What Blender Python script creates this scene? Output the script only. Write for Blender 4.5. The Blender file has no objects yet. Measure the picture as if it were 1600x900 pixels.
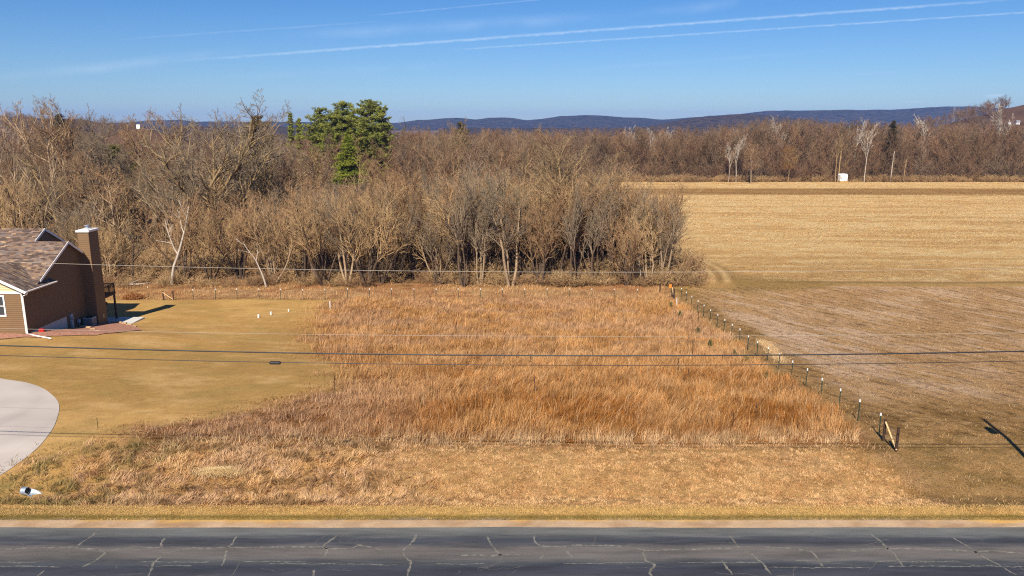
import bpy, math, random
import numpy as np
from mathutils import Vector, Matrix

R = math.radians
SC = bpy.context.scene
COL = SC.collection
rng = np.random.default_rng(7)
random.seed(7)

# ------------------------------------------------------------------ camera, light, exposure
CAM_H, PITCH, FPX = 19.0, 12.0, 1200.0
cam = bpy.data.cameras.new('camera'); cam.sensor_width = 36; cam.lens = 27; cam.clip_start = .5; cam.clip_end = 60000
co = bpy.data.objects.new('camera', cam); COL.objects.link(co); SC.camera = co
co.location = (0, 0, CAM_H); co.rotation_euler = (R(90 - PITCH), 0, 0)
SUN_EL, SUN_AZ = 44.0, 13.0          # shadows run away from the camera, a little to the right
SKY_STRENGTH, SUN_STRENGTH, EXPOSURE = .084, 5.0, 0.66
sd = Vector((math.sin(R(SUN_AZ)) * math.cos(R(SUN_EL)), math.cos(R(SUN_AZ)) * math.cos(R(SUN_EL)), -math.sin(R(SUN_EL))))
sun = bpy.data.lights.new('sun', 'SUN'); sun.energy = SUN_STRENGTH; sun.angle = R(.53); sun.color = (1, .905, .75)
so = bpy.data.objects.new('sun', sun); COL.objects.link(so); so.rotation_euler = sd.to_track_quat('-Z', 'Y').to_euler()
so.location = (-30, -60, 90)
SC.view_settings.view_transform = 'Standard'; SC.view_settings.look = 'None'
SC.view_settings.exposure = EXPOSURE; SC.view_settings.gamma = 1; SC.view_settings.use_curve_mapping = False
SC.cycles.max_bounces = 6; SC.cycles.diffuse_bounces = 3; SC.cycles.glossy_bounces = 2; SC.cycles.transmission_bounces = 3
SC.cycles.volume_bounces = 0; SC.cycles.transparent_max_bounces = 6
SC.cycles.use_adaptive_sampling = False      # fine dry grass and twigs: no denoiser, it smears them
SC.cycles.use_denoising = False; SC.cycles.filter_width = 1.15

W = bpy.data.worlds.new('World'); SC.world = W; W.use_nodes = True
nt = W.node_tree; N, L = nt.nodes, nt.links
bg = N['Background']; bg.inputs['Strength'].default_value = SKY_STRENGTH
sky = N.new('ShaderNodeTexSky'); sky.sky_type = 'NISHITA'; sky.sun_disc = False
sky.sun_elevation = R(SUN_EL); sky.sun_rotation = R(180 + SUN_AZ)
sky.air_density = 1.0; sky.dust_density = .15; sky.ozone_density = 2.0; sky.altitude = 200

def wmath(op, a, b=None, c=None, clamp=False):
    n = N.new('ShaderNodeMath'); n.operation = op; n.use_clamp = clamp
    for i, v in enumerate((a, b, c)):
        if v is None: continue
        if isinstance(v, (int, float)): n.inputs[i].default_value = v
        else: L.new(v, n.inputs[i])
    return n.outputs[0]
def wmix(f, a, b, blend='MIX'):
    n = N.new('ShaderNodeMix'); n.data_type = 'RGBA'; n.blend_type = blend
    for sock, v in ((n.inputs[0], f), (n.inputs[6], a), (n.inputs[7], b)):
        if isinstance(v, (int, float)): sock.default_value = v
        elif isinstance(v, tuple): sock.default_value = v
        else: L.new(v, sock)
    return n.outputs[2]
tc = N.new('ShaderNodeTexCoord'); sep = N.new('ShaderNodeSeparateXYZ'); L.new(tc.outputs['Generated'], sep.inputs[0])
dx, dy, dz = sep.outputs
az = wmath('DIVIDE', dx, wmath('MAXIMUM', dy, .05))   # a straight trail is a straight line in these two ratios
elv = wmath('DIVIDE', dz, wmath('MAXIMUM', dy, .05))
el = wmath('ARCSINE', dz)
# the clean air of a spring day: bluer away from the horizon than the model gives
elf = N.new('ShaderNodeMapRange'); L.new(el, elf.inputs[0])
elf.inputs[1].default_value = R(0); elf.inputs[2].default_value = R(9.0)
skyc = wmix(elf.outputs[0], wmix(1.0, sky.outputs[0], (.44, .58, .80, 1), 'MULTIPLY'), wmix(1.0, sky.outputs[0], (.225, .46, .76, 1), 'MULTIPLY'))
def streak(a0, e0, a1, e1, width, strength, fade=.12, nscale=30.0, breakup=.5, bend=0.0):
    """a straight trail between two points of the sky (degrees)"""
    sl = (e1 - e0) / (a1 - a0)
    t = wmath('SUBTRACT', az, a0)
    line = wmath('ADD', wmath('MULTIPLY', t, sl), e0)
    if bend:
        line = wmath('ADD', line, wmath('MULTIPLY', wmath('MULTIPLY', t, t), bend))
    no = N.new('ShaderNodeTexNoise'); no.inputs['Scale'].default_value = nscale; no.inputs['Detail'].default_value = 5
    L.new(tc.outputs['Generated'], no.inputs['Vector'])
    wv = wmath('MULTIPLY', wmath('SUBTRACT', no.outputs[0], .5), R(width) * 1.2)
    d = wmath('ABSOLUTE', wmath('SUBTRACT', wmath('ADD', elv, wv), line))
    f = wmath('SUBTRACT', 1.0, wmath('DIVIDE', d, R(width)), clamp=True)
    f = wmath('SMOOTH_MIN', f, 1.0, .3)
    m0 = N.new('ShaderNodeMapRange'); m0.interpolation_type = 'SMOOTHSTEP'; L.new(az, m0.inputs[0])
    m0.inputs[1].default_value = a0; m0.inputs[2].default_value = a0 + (a1 - a0) * fade
    m1 = N.new('ShaderNodeMapRange'); m1.interpolation_type = 'SMOOTHSTEP'; L.new(az, m1.inputs[0])
    m1.inputs[1].default_value = a1; m1.inputs[2].default_value = a1 - (a1 - a0) * fade
    f = wmath('MULTIPLY', f, wmath('MULTIPLY', m0.outputs[0], m1.outputs[0]))
    br = N.new('ShaderNodeMapRange'); L.new(no.outputs[0], br.inputs[0])
    br.inputs[1].default_value = .35; br.inputs[2].default_value = .65; br.inputs[3].default_value = 1 - breakup; br.inputs[4].default_value = 1
    return wmath('MULTIPLY', wmath('MULTIPLY', f, br.outputs[0]), strength)
def sky_ang(px, py):
    x, y = (px - 800) / FPX, (450 - py) / FPX
    v = Vector((x, math.cos(R(PITCH)) + y * math.sin(R(PITCH)), -math.sin(R(PITCH)) + y * math.cos(R(PITCH)))).normalized()
    return v.x / v.y, v.z / v.y
TRAILS = [((190, 102), (1720, -11), .13, .42, .25, 90, .45, 0), ((690, 79), (1760, 9), .09, .34, .08, 120, .5, 0),
          ((150, 64), (640, 30), .09, .14, .3, 60, .6, 0), ((560, 26), (900, -6), .07, .2, .2, 60, .6, 0),
          ((400, 60), (1000, 22), .55, .20, .3, 14, .8, 0), ((-60, 128), (420, 76), .50, .20, .3, 12, .8, 0),
          ((900, 36), (1400, -30), .55, .16, .3, 12, .9, 0), ((860, 112), (1320, 78), .22, .08, .3, 30, .8, 0),
          ((240, 130), (760, 96), .4, .08, .3, 20, .8, 0), ((1536, 152), (1572, 148), .16, .5, .3, 60, .4, 0),
          ((1400, 160), (1450, 158), .06, .25, .3, 60, .4, 0), ((1300, 118), (1420, 112), .12, .1, .3, 50, .8, 0)]
tot = None
for (p0, p1, wd, st, fd, ns, bk, bd) in TRAILS:
    a0, e0 = sky_ang(*p0); a1, e1 = sky_ang(*p1)
    s = streak(a0, e0, a1, e1, wd, st, fd, ns, bk, bd)
    tot = s if tot is None else wmath('ADD', tot, s, clamp=True)
L.new(wmix(tot, skyc, (6.2, 7.3, 8.6, 1)), bg.inputs['Color'])

# ------------------------------------------------------------------ small tools
def tag(o, label=None, cat=None, group=None, kind=None):
    if label: o['label'] = label
    if cat: o['category'] = cat
    if group: o['group'] = group
    if kind: o['kind'] = kind
    return o
def empty(name, loc=(0, 0, 0), rz=0, label=None, cat=None, group=None):
    o = bpy.data.objects.new(name, None); COL.objects.link(o); o.location = loc; o.rotation_euler = (0, 0, rz)
    o.empty_display_size = .3
    return tag(o, label, cat, group)
def copy_tree(o, parent=None):
    c = o.copy(); COL.objects.link(c); c.parent = parent
    for ch in [x for x in o.children]: copy_tree(ch, c)
    return c
def mesh_np(name, V, F3=None, F4=None, mats=(), cols=None, smooth=False):
    """mesh from arrays of vertices, triangles and quads"""
    me = bpy.data.meshes.new(name)
    V = np.asarray(V, np.float32); n3 = 0 if F3 is None else len(F3); n4 = 0 if F4 is None else len(F4)
    me.vertices.add(len(V)); me.vertices.foreach_set('co', V.ravel())
    idx = []
    if n3: idx.append(np.asarray(F3, np.int32).ravel())
    if n4: idx.append(np.asarray(F4, np.int32).ravel())
    idx = np.concatenate(idx); me.loops.add(len(idx)); me.loops.foreach_set('vertex_index', idx)
    me.polygons.add(n3 + n4)
    st = np.concatenate([np.arange(n3) * 3, n3 * 3 + np.arange(n4) * 4]).astype(np.int32)
    me.polygons.foreach_set('loop_start', st)
    me.polygons.foreach_set('use_smooth', np.full(n3 + n4, bool(smooth)))
    if cols is not None:
        at = me.color_attributes.new('Col', 'FLOAT_COLOR', 'POINT')
        c = np.ones((len(V), 4), np.float32); c[:, :3] = cols; at.data.foreach_set('color', c.ravel())
    me.update(calc_edges=True)
    for m in mats: me.materials.append(m)
    return me
def obj(name, me, parent=None, loc=None):
    o = bpy.data.objects.new(name, me); COL.objects.link(o)
    if parent: o.parent = parent
    if loc is not None: o.location = loc
    return o
class MB:
    """collects simple solids into one mesh"""
    def __init__(s): s.v, s.f = [], []
    def add(s, vs, fs):
        b = len(s.v); s.v += [tuple(v) for v in vs]; s.f += [tuple(i + b for i in f) for f in fs]; return s
    def box(s, x0, x1, y0, y1, z0, z1, M=None):
        vs = [Vector(v) for v in ((x0, y0, z0), (x1, y0, z0), (x1, y1, z0), (x0, y1, z0), (x0, y0, z1), (x1, y0, z1), (x1, y1, z1), (x0, y1, z1))]
        if M: vs = [M @ v for v in vs]
        return s.add(vs, [(0, 3, 2, 1), (4, 5, 6, 7), (0, 1, 5, 4), (1, 2, 6, 5), (2, 3, 7, 6), (3, 0, 4, 7)])
    def tube(s, pts, r, n=6, cap=True):
        pts = [Vector(p) for p in pts]; rs = r if isinstance(r, (list, tuple)) else [r] * len(pts)
        vs = []; prev = None
        for i, p in enumerate(pts):
            d = (pts[min(i + 1, len(pts) - 1)] - pts[max(i - 1, 0)]).normalized()
            if prev is None:
                a = Vector((0, 0, 1)) if abs(d.z) < .9 else Vector((1, 0, 0))
                u = d.cross(a).normalized()
            else:
                u = (prev - d * prev.dot(d)).normalized()
            prev = u; w = d.cross(u)
            for k in range(n):
                t = 2 * math.pi * k / n
                vs.append(p + (u * math.cos(t) + w * math.sin(t)) * rs[i])
        fs = []
        for i in range(len(pts) - 1):
            for k in range(n):
                a, b = i * n + k, i * n + (k + 1) % n
                fs.append((a, b, b + n, a + n))
        if cap:
            fs.append(tuple(range(n))[::-1]); fs.append(tuple(range(len(vs) - n, len(vs))))
        return s.add(vs, fs)
    def prism(s, poly, d):
        """planar polygon (3D points) pushed along vector d"""
        n = len(poly); d = Vector(d); vs = [Vector(p) for p in poly] + [Vector(p) + d for p in poly]
        fs = [tuple(range(n))[::-1], tuple(range(n, 2 * n))] + [(i, (i + 1) % n, (i + 1) % n + n, i + n) for i in range(n)]
        return s.add(vs, fs)
    def build(s, name, mat, parent=None, loc=None, smooth=False):
        me = bpy.data.meshes.new(name); me.from_pydata(s.v, [], s.f); me.materials.append(mat)
        import bmesh
        bm = bmesh.new(); bm.from_mesh(me); bmesh.ops.recalc_face_normals(bm, faces=bm.faces); bm.to_mesh(me); bm.free()
        if smooth:
            for p in me.polygons: p.use_smooth = True
        return obj(name, me, parent, loc)

# value noise
def _h(ix, iy, s):
    n = (ix.astype(np.int64) * 374761393 + iy.astype(np.int64) * 668265263 + s * 1442695041) & 0x7fffffff
    n = ((n ^ (n >> 13)) * 1274126177) & 0x7fffffff
    return ((n ^ (n >> 16)) & 0xffffff) / float(0xffffff)
def noise(x, y, s=0):
    x, y = np.asarray(x, float), np.asarray(y, float)
    ix, iy = np.floor(x), np.floor(y); fx, fy = x - ix, y - iy
    fx, fy = fx * fx * (3 - 2 * fx), fy * fy * (3 - 2 * fy)
    a, b, c, d = _h(ix, iy, s), _h(ix + 1, iy, s), _h(ix, iy + 1, s), _h(ix + 1, iy + 1, s)
    return (a * (1 - fx) + b * fx) * (1 - fy) + (c * (1 - fx) + d * fx) * fy
def fbm(x, y, s=0, o=4):
    t, a, n = 0, .5, 0
    for k in range(o):
        t = t + a * noise(x * 2 ** k, y * 2 ** k, s + k * 17); n += a; a *= .55
    return t / n
def ss(x, a, b):
    t = np.clip((np.asarray(x, float) - a) / (b - a), 0, 1); return t * t * (3 - 2 * t)

# ------------------------------------------------------------------ terrain
def height(x, y):
    x, y = np.asarray(x, float), np.asarray(y, float)
    right = np.interp(y, [-500, 33.8, 34.6, 36, 38.6, 42, 46, 58, 73, 88, 103, 125, 330, 600, 1500, 20000],
                      [-.05, -.05, -.04, -.15, -.85, -.55, -.55, -1.5, -2.9, -3.9, -4.5, -4.9, -5.0, -9, -14, -14])
    left = np.interp(y, [-500, 33.8, 34.6, 36, 38.6, 42, 46, 58, 75, 80, 88, 103, 125, 330, 600, 1500, 20000],
                     [-.05, -.05, -.04, -.15, -.85, -.55, -.5, -.9, -1.55, -2.5, -3.9, -4.6, -5.2, -5.0, -9, -14, -14])
    k = ss(x, -45, -20)
    z = left * (1 - k) + right * k
    far = ss(y, 36, 46)
    z = z + far * (fbm(x / 9, y / 9, 5, 3) - .5) * .35 * (1 - .7 * ss(x, 24, 28))
    # the rise with fields at the far right, and the one at the far left
    z = z + 62 * np.exp(-(((x - 640) / 170) ** 2 + ((y - 850) / 200) ** 2))
    z = z + 30 * np.exp(-(((x + 640) / 260) ** 2 + ((y - 900) / 200) ** 2))
    return z
KNOLLS = []
_height0 = height
def height(x, y):
    z = _height0(x, y)
    for (kx, ky, kr, kh) in KNOLLS: z = z + kh * np.exp(-(((np.asarray(x, float) - kx) / kr) ** 2 + ((np.asarray(y, float) - ky) / (kr * .6)) ** 2))
    return z
def hz(x, y): return float(height(x, y))
def ray(px, py):
    x, y = (px - 800) / FPX, (450 - py) / FPX
    return Vector((x, math.cos(R(PITCH)) + y * math.sin(R(PITCH)), -math.sin(R(PITCH)) + y * math.cos(R(PITCH))))
def gp(px, py, zoff=0.0):
    """ground point seen in direction (px, py) of the 1600 x 900 photograph"""
    d = ray(px, py); t = 20.0
    for _ in range(4000):
        p = d * t
        if CAM_H + p.z < hz(p.x, p.y) + zoff: break
        t *= 1.002
    return Vector((p.x, p.y, hz(p.x, p.y)))
def at(px, Y, py=None):
    """X (and Z for row py) of a point at distance Y"""
    d = ray(px, 450 if py is None else py)
    # x depends on depth along the axis; solve with Z of the row
    t = Y / d.y
    return d.x * t, CAM_H + d.z * t
def xat(px, Y, Z):
    zc = Y * math.cos(R(PITCH)) + (CAM_H - Z) * math.sin(R(PITCH))
    return (px - 800) / FPX * zc
def zrow(py, Y):
    a = math.atan((py - 450) / FPX) + R(PITCH)
    return CAM_H - Y * math.tan(a)

for (px_, Y_, pyb_, kr_) in ((246, 640, 216.0, 60), (216, 520, 200.2, 50), (1584, 724, 193.0, 45)):
    z_ = zrow(pyb_, Y_); x_ = xat(px_, Y_, z_); KNOLLS.append((x_, Y_, kr_, z_ - hz(x_, Y_)))
# boundary of the tall grass against lawn, as X for each Y
BY = [36, 38, 44.3, 48, 50.5, 53.5, 56, 58.5, 65, 73, 88, 102, 110]
BX = [-20, -20.6, -23.3, -23.4, -18.8, -17.0, -15, -12.2, -13.6, -20, -22.6, -24.6, -24.6]
FENCE_X, BACK_Y = 23.6, 103.0
def XL(y): return np.interp(y, BY, BX) + (fbm(y / 2.1, y * 0, 9, 3) - .5) * 2.4

def C(r, g, b):
    f = lambda v: ((v / 255 + .055) / 1.055) ** 2.4 if v > 10 else v / 255 / 12.92
    return np.array([f(r), f(g), f(b)])
def mixc(a, b, t): return a * (1 - t[..., None]) + b * t[..., None]

K_SHADE = .66     # photo colours of sunlit ground -> base colours
def ground_color(x, y):
    x, y = np.asarray(x, float), np.asarray(y, float)
    xl = XL(y)
    n1, n2, n3 = fbm(x / 6, y / 6, 1), fbm(x / 1.3, y / 1.3, 2), fbm(x / 22, y / 16, 3)
    nf = noise(x * 3.1, y * 3.1, 4)
    one = np.ones_like(x)
    # lawn
    c = mixc(C(192, 150, 90) * np.ones(x.shape + (3,)), C(208, 166, 104), ss(n1, .35, .7))
    c = mixc(c, C(174, 138, 82), ss(n3, .46, .7) * .8)
    c = mixc(c, C(164, 140, 82), ss(fbm(x / 2.6, y / 1.8, 301, 3), .5, .78) * .45)
    c = mixc(c, C(222, 184, 128), ss(fbm(x / 3.3, y / 1.4, 302, 4), .5, .8) * .45)
    c = mixc(c, C(205, 168, 100), ss(y, 70, 100) * ss(n1, .3, .7) * .4)
    # wheel tracks on the lawn
    for off in (-.75, .75):
        tx = -17 + (y - 50) * .42 + off
        m = np.exp(-((x - tx - .25 * np.sin(y / 3)) / .16) ** 2) * ss(y, 49, 52) * (1 - ss(y, 66, 70))
        c = mixc(c, C(132, 102, 56), m * .85)
    # rough brushy dead ground at the lower left, matted
    m = ss(x - xl, -3.5, 1.5) * (1 - ss(y, 60, 66)) + ss(y, 41, 37.5) * ss(x, -27, -20) * .0
    c = mixc(c, mixc(C(188, 146, 104) * np.ones(x.shape + (3,)), C(140, 108, 66), ss(n2, .4, .7)), np.clip(m, 0, 1))
    # under tall grass
    m = ss(x - xl, -.5, 1.2) * ss(y, 44, 45.5) * (1 - ss(x, FENCE_X - 2.2, FENCE_X - .6)) * (1 - ss(y, 112, 118))
    tg = mixc(C(160, 106, 56) * np.ones(x.shape + (3,)), C(190, 138, 86), ss(n2, .35, .7))
    tg = mixc(tg, C(176, 136, 100), ss(n1, .5, .75) * .6)
    c = mixc(c, tg, m)
    # back strip behind the lawn's end fence
    m = ss(y, 102, 105) * (1 - ss(x, 22, 30))
    bs = mixc(C(206, 162, 110) * np.ones(x.shape + (3,)), C(176, 130, 86), ss(n2, .4, .7))
    c = mixc(c, bs, m)
    # forest floor
    m = ss(y, 112, 119) * (1 - ss(x - np.interp(y, [110, 125, 165, 200, 290, 330], [26, 28, 32, 20, -20, -60]), -3, 2))
    ff = mixc(C(196, 150, 104) * np.ones(x.shape + (3,)), C(222, 176, 126), ss(n1, .4, .7))
    ff = mixc(ff, C(140, 106, 72), ss(n2, .5, .8) * .7)
    c = mixc(c, ff, m)
    # ---- right hand side, beyond the fence
    rt = ss(x, FENCE_X - 1.6, FENCE_X + .4)
    cf = np.ones(x.shape + (3,))
    u = x * math.cos(R(24)) + y * math.sin(R(24)) + (fbm(x / 14, y / 14, 12, 2) - .5) * 3      # across the rows
    v = -x * math.sin(R(24)) + y * math.cos(R(24))
    rows = fbm(u * .9, v / 6, 13, 3)
    tf = mixc(C(212, 168, 116) * cf, C(230, 192, 152), ss(rows, .42, .66))
    tf = mixc(tf, C(200, 156, 106), ss(fbm(u / 4, v / 6, 14, 3), .44, .68) * .7)
    tf = mixc(tf, C(160, 124, 80), ss(noise(u * 1.0, v / 3, 15), .62, .9) * .5)
    pk = np.exp(-((x - (33 + (y - 62) * -.07)) / 6.5) ** 2) * ss(y, 53, 60) * (1 - ss(y, 88, 98))
    tf = mixc(tf, C(232, 196, 160), pk * ss(rows, .25, .55) * .95)
    # unworked margin by the fence and by the road
    mg = 1 - ss(x - FENCE_X - 2.4 - (n1 - .5) * 3, 0, 1.6)
    mg = np.clip(np.maximum(mg, 1 - ss(y + (n1 - .5) * 5, 52, 56)), 0, 1)
    mgc = mixc(C(190, 148, 96) * cf, C(158, 122, 74), ss(n2, .42, .72))
    mgc = mixc(mgc, C(200, 164, 116), ss(noise(x * 1.1, y * 3.2, 21), .62, .85) * .8)
    tf = mixc(tf, mgc, mg)
    edge = 21.5 + (n1 - .5) * 3 + (44.5 - np.clip(y, 36, 44.5)) * 0.0
    dk = (1 - ss(y + (n1 - .5) * 4, 43, 48)) * ss(y, 36.0, 36.8)
    tf = mixc(tf, mixc(C(186, 148, 96) * cf, C(150, 122, 74), ss(n2, .4, .7)), dk * .6)
    # the grassed lane between the two fields
    ly = 113.5 + (x - 30) * .05 + 1.3 * np.sin(x / 17)
    lw = 2.2 + 5.0 * (1 - ss(x, 34, 50))
    lane = np.exp(-((y - ly) / lw) ** 4)
    lc = mixc(C(196, 158, 98) * cf, C(170, 136, 78), ss(n1, .35, .7))
    lc = mixc(lc, C(132, 112, 66), np.exp(-((y - ly - 1.4) / .75) ** 2) * ss(x, 36, 46) * .9)
    # the big stubble field
    sy = y + 2.5 * (fbm(x / 60, y / 60, 31, 2) - .5) + x * .02
    st = fbm(x / 3.2, sy * .9, 32, 3)
    sf = mixc(C(244, 198, 132) * cf, C(255, 222, 162), ss(st, .38, .66))
    sf = mixc(sf, C(214, 166, 104), ss(fbm(x / 30, sy / 3.5, 33, 3), .5, .72) * .65)
    sf = mixc(sf, C(200, 156, 100), (1 - ss(y, 118, 150)) * ss(n2, .35, .7) * .7)
    b1 = ss(sy, 268, 273) * (1 - ss(sy, 296, 302))
    sf = mixc(sf, mixc(C(186, 144, 88) * cf, C(160, 118, 68), ss(fbm(x / 20, sy / 2.4, 34, 3), .4, .65)), b1 * .9)
    tf = mixc(tf, sf, ss(y - ly, 1.5, 4.5))
    tf = mixc(tf, lc, lane * .9)
    # looping track at the corner of the wood
    m = np.exp(-((x - 31.6 - 2.6 * np.sin((y - 113) / 9.5)) / 2.6) ** 4) * ss(y, 113, 117) * (1 - ss(y, 136, 144))
    tf = mixc(tf, C(176, 138, 84), m * .75 * (1 - ss(y, 130, 140)))
    for (a, b, w) in ((30.2, 126, 1.0), (32.4, 127, 1.0)):
        cx = a + 2.6 * np.sin((y - 113) / 9.5)
        tr = np.exp(-((x - cx) / .6) ** 2) * ss(y, 113, 118) * (1 - ss(y, 138, 144))
        tf = mixc(tf, C(240, 202, 142), tr * .95)
    c = mixc(c, tf, rt * (1 - (1 - ss(y, 36.0, 36.6))))
    # leafy wood / stubble boundary handled by rt and the wood's edge
    wd = ss(y, 119, 124) * (1 - ss(x - np.interp(y, [110, 125, 165, 200, 290, 330], [25, 27, 30, 18, -20, -60]), -3, 2))
    c = mixc(c, ff, wd)
    nfld = ss(y, 150, 175) * ss(x - np.interp(y, [150, 165, 200, 290, 330], [30, 26, 10, -20, -60]), -3, 2) * (1 - ss(x, 20, 26))
    c = mixc(c, sf, nfld)
    # mown ditch and verge along the road
    mow = (1 - ss(y + (n2 - .5) * .8, 44.2, 44.9)) * ss(x + (n2 - .5) * 3, -23, -20) * (1 - ss(x + (n1 - .5) * 2.5 + (y - 44.5) * .12, 20.6, 22.2))
    mc = mixc(C(228, 180, 118) * cf, C(204, 156, 98), ss(n2, .42, .72))
    mc = mixc(mc, C(214, 172, 124), ss(n1, .45, .75) * .6)
    mc = mixc(mc, C(150, 118, 74), np.exp(-((y - 44.2) / .35) ** 2) * .6)
    c = mixc(c, mc, mow)
    gr = ss(x, -34, -26) * (1 - ss(x, -21, -17)) * (1 - ss(y, 44, 48)) * ss(n2, .5, .75)
    c = mixc(c, C(122, 116, 66), gr * .6)
    vg = 1 - ss(y + (n2 - .5) * .5, 36.1, 36.5)
    vc = mixc(C(240, 196, 120) * cf, C(222, 174, 100), ss(n2, .4, .7))
    vc = mixc(vc, C(176, 144, 84), (1 - ss(x, -26, -16)) * .7)
    c = mixc(c, vc, vg)
    gv = np.exp(-((y - 34.95 - (n1 - .5) * .3) / .22) ** 2)
    c = mixc(c, C(136, 122, 56), gv * .75)
    sh = 1 - ss(y + (n2 - .5) * .7 + (n1 - .5) * .9, 34.45, 34.7)
    c = mixc(c, mixc(C(206, 176, 144) * cf, C(184, 150, 118), ss(n2, .4, .7)), sh)
    c = mixc(c, C(206, 170, 132), (1 - ss(y, 34.0, 35.5)) * ss(noise(x * 2.2, y * 6, 41), .6, .85) * .6)
    # far country
    fw = ss(y, 338, 352)
    fc = mixc(C(120, 92, 76) * cf, C(98, 74, 62), ss(fbm(x / 40, y / 40, 51), .4, .6))
    fc = mixc(fc, C(196, 158, 100), ss(fbm(x / 130, y / 90, 52, 3), .60, .64) * ss(y, 560, 640))
    hf = np.exp(-(((x - 640) / 110) ** 2 + ((y - 745) / 60) ** 2))
    fc = mixc(fc, C(206, 164, 104), ss(hf + .35 * (fbm(x / 60, y / 22, 53) - .5), .42, .5))
    c = mixc(c, fc, fw)
    c = c * (1 + (nf[..., None] - .5) * .22 * (1 - ss(y, 120, 200))[..., None])
    return np.clip(c * K_SHADE, 0, 1)

# ------------------------------------------------------------------ materials
def set_ramp(cr, data):
    e = cr.color_ramp.elements
    while len(e) > 1: e.remove(e[-1])
    e[0].position = data[0][0]; e[0].color = tuple(data[0][1]) + (1,)
    for p, c_ in data[1:]: e.new(p).color = tuple(c_) + (1,)
def new_mat(name):
    m = bpy.data.materials.new(name); m.use_nodes = True
    n = m.node_tree.nodes; b = n['Principled BSDF']; b.inputs['Roughness'].default_value = .85
    b.inputs['Specular IOR Level'].default_value = .25
    return m, n, m.node_tree.links, b
def mat_ground(name, scale=1.0, amp=.5, bump=.12, stretch=(1, 1, 1), rot=0.0, litter=.5, rows=0.0, gap_shade=.35):
    m, n, l, b = new_mat(name)
    a = n.new('ShaderNodeAttribute'); a.attribute_name = 'Col'
    tcn = n.new('ShaderNodeTexCoord'); mp = n.new('ShaderNodeMapping'); mp.vector_type = 'TEXTURE'; mp.inputs['Scale'].default_value = tuple(1 / v for v in stretch)
    mp.inputs['Rotation'].default_value = (0, 0, rot)
    l.new(tcn.outputs['Object'], mp.inputs[0])
    n1 = n.new('ShaderNodeTexNoise'); n1.inputs['Scale'].default_value = 2.2 * scale; n1.inputs['Detail'].default_value = 9; n1.inputs['Roughness'].default_value = .72
    n1.inputs['Distortion'].default_value = .8
    n2 = n.new('ShaderNodeTexNoise'); n2.inputs['Scale'].default_value = 9 * scale; n2.inputs['Detail'].default_value = 6; n2.inputs['Roughness'].default_value = .8
    n2.inputs['Distortion'].default_value = 1.6
    l.new(mp.outputs[0], n1.inputs[0]); l.new(mp.outputs[0], n2.inputs[0])
    def rng_(src, lo, hi, o0, o1):
        r = n.new('ShaderNodeMapRange'); l.new(src, r.inputs[0])
        for k, v in enumerate((lo, hi, o0, o1)): r.inputs[k + 1].default_value = v
        return r.outputs[0]
    f = n.new('ShaderNodeMath'); f.operation = 'MULTIPLY'
    l.new(rng_(n1.outputs[0], .32, .68, 1 - amp * .5, 1 + amp * .45), f.inputs[0])
    l.new(rng_(n2.outputs[0], .32, .68, 1 - litter * .5, 1 + litter * .5), f.inputs[1])
    # shade in the crevices between clods or tufts, painted in as dark noise
    n4 = n.new('ShaderNodeTexNoise'); n4.inputs['Scale'].default_value = 4.2 * scale; n4.inputs['Detail'].default_value = 7; n4.inputs['Roughness'].default_value = .65; n4.inputs['Distortion'].default_value = 2.2
    l.new(mp.outputs[0], n4.inputs[0])
    g = n.new('ShaderNodeMath'); g.operation = 'MULTIPLY'; l.new(f.outputs[0], g.inputs[0]); l.new(rng_(n4.outputs[0], .38, .47, 1 - gap_shade, 1.04), g.inputs[1]); f = g
    if rows:
        sp_ = n.new('ShaderNodeSeparateXYZ'); m2 = n.new('ShaderNodeMapping'); m2.vector_type = 'TEXTURE'; m2.inputs['Rotation'].default_value = (0, 0, rot); l.new(tcn.outputs['Object'], m2.inputs[0])
        nw = n.new('ShaderNodeTexNoise'); nw.inputs['Scale'].default_value = .16; nw.inputs['Detail'].default_value = 3; l.new(m2.outputs[0], nw.inputs[0])
        l.new(m2.outputs[0], sp_.inputs[0])
        w0 = n.new('ShaderNodeMath'); w0.operation = 'MULTIPLY_ADD'; l.new(nw.outputs[0], w0.inputs[0]); w0.inputs[1].default_value = 2.2; l.new(sp_.outputs[0], w0.inputs[2])
        w1 = n.new('ShaderNodeMath'); w1.operation = 'MULTIPLY'; l.new(w0.outputs[0], w1.inputs[0]); w1.inputs[1].default_value = 2 * math.pi / rows
        w2 = n.new('ShaderNodeMath'); w2.operation = 'SINE'; l.new(w1.outputs[0], w2.inputs[0])
        n5 = n.new('ShaderNodeTexNoise'); n5.inputs['Scale'].default_value = .9; n5.inputs['Detail'].default_value = 6; l.new(m2.outputs[0], n5.inputs[0])
        w3 = n.new('ShaderNodeMath'); w3.operation = 'MULTIPLY'; l.new(rng_(w2.outputs[0], .1, .9, 0, 1), w3.inputs[0]); l.new(rng_(n5.outputs[0], .44, .6, 0, 1), w3.inputs[1])
        w4 = n.new('ShaderNodeMath'); w4.operation = 'MULTIPLY_ADD'; l.new(w3.outputs[0], w4.inputs[0]); w4.inputs[1].default_value = -.62; w4.inputs[2].default_value = 1.14
        g = n.new('ShaderNodeMath'); g.operation = 'MULTIPLY'; l.new(f.outputs[0], g.inputs[0]); l.new(w4.outputs[0], g.inputs[1]); f = g
    mx = n.new('ShaderNodeVectorMath'); mx.operation = 'SCALE'; l.new(a.outputs['Color'], mx.inputs[0]); l.new(f.outputs[0], mx.inputs['Scale'])
    l.new(mx.outputs[0], b.inputs['Base Color'])
    bp = n.new('ShaderNodeBump'); bp.inputs['Strength'].default_value = .8; bp.inputs['Distance'].default_value = bump
    l.new(f.outputs[0], bp.inputs['Height']); l.new(bp.outputs[0], b.inputs['Normal'])
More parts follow.
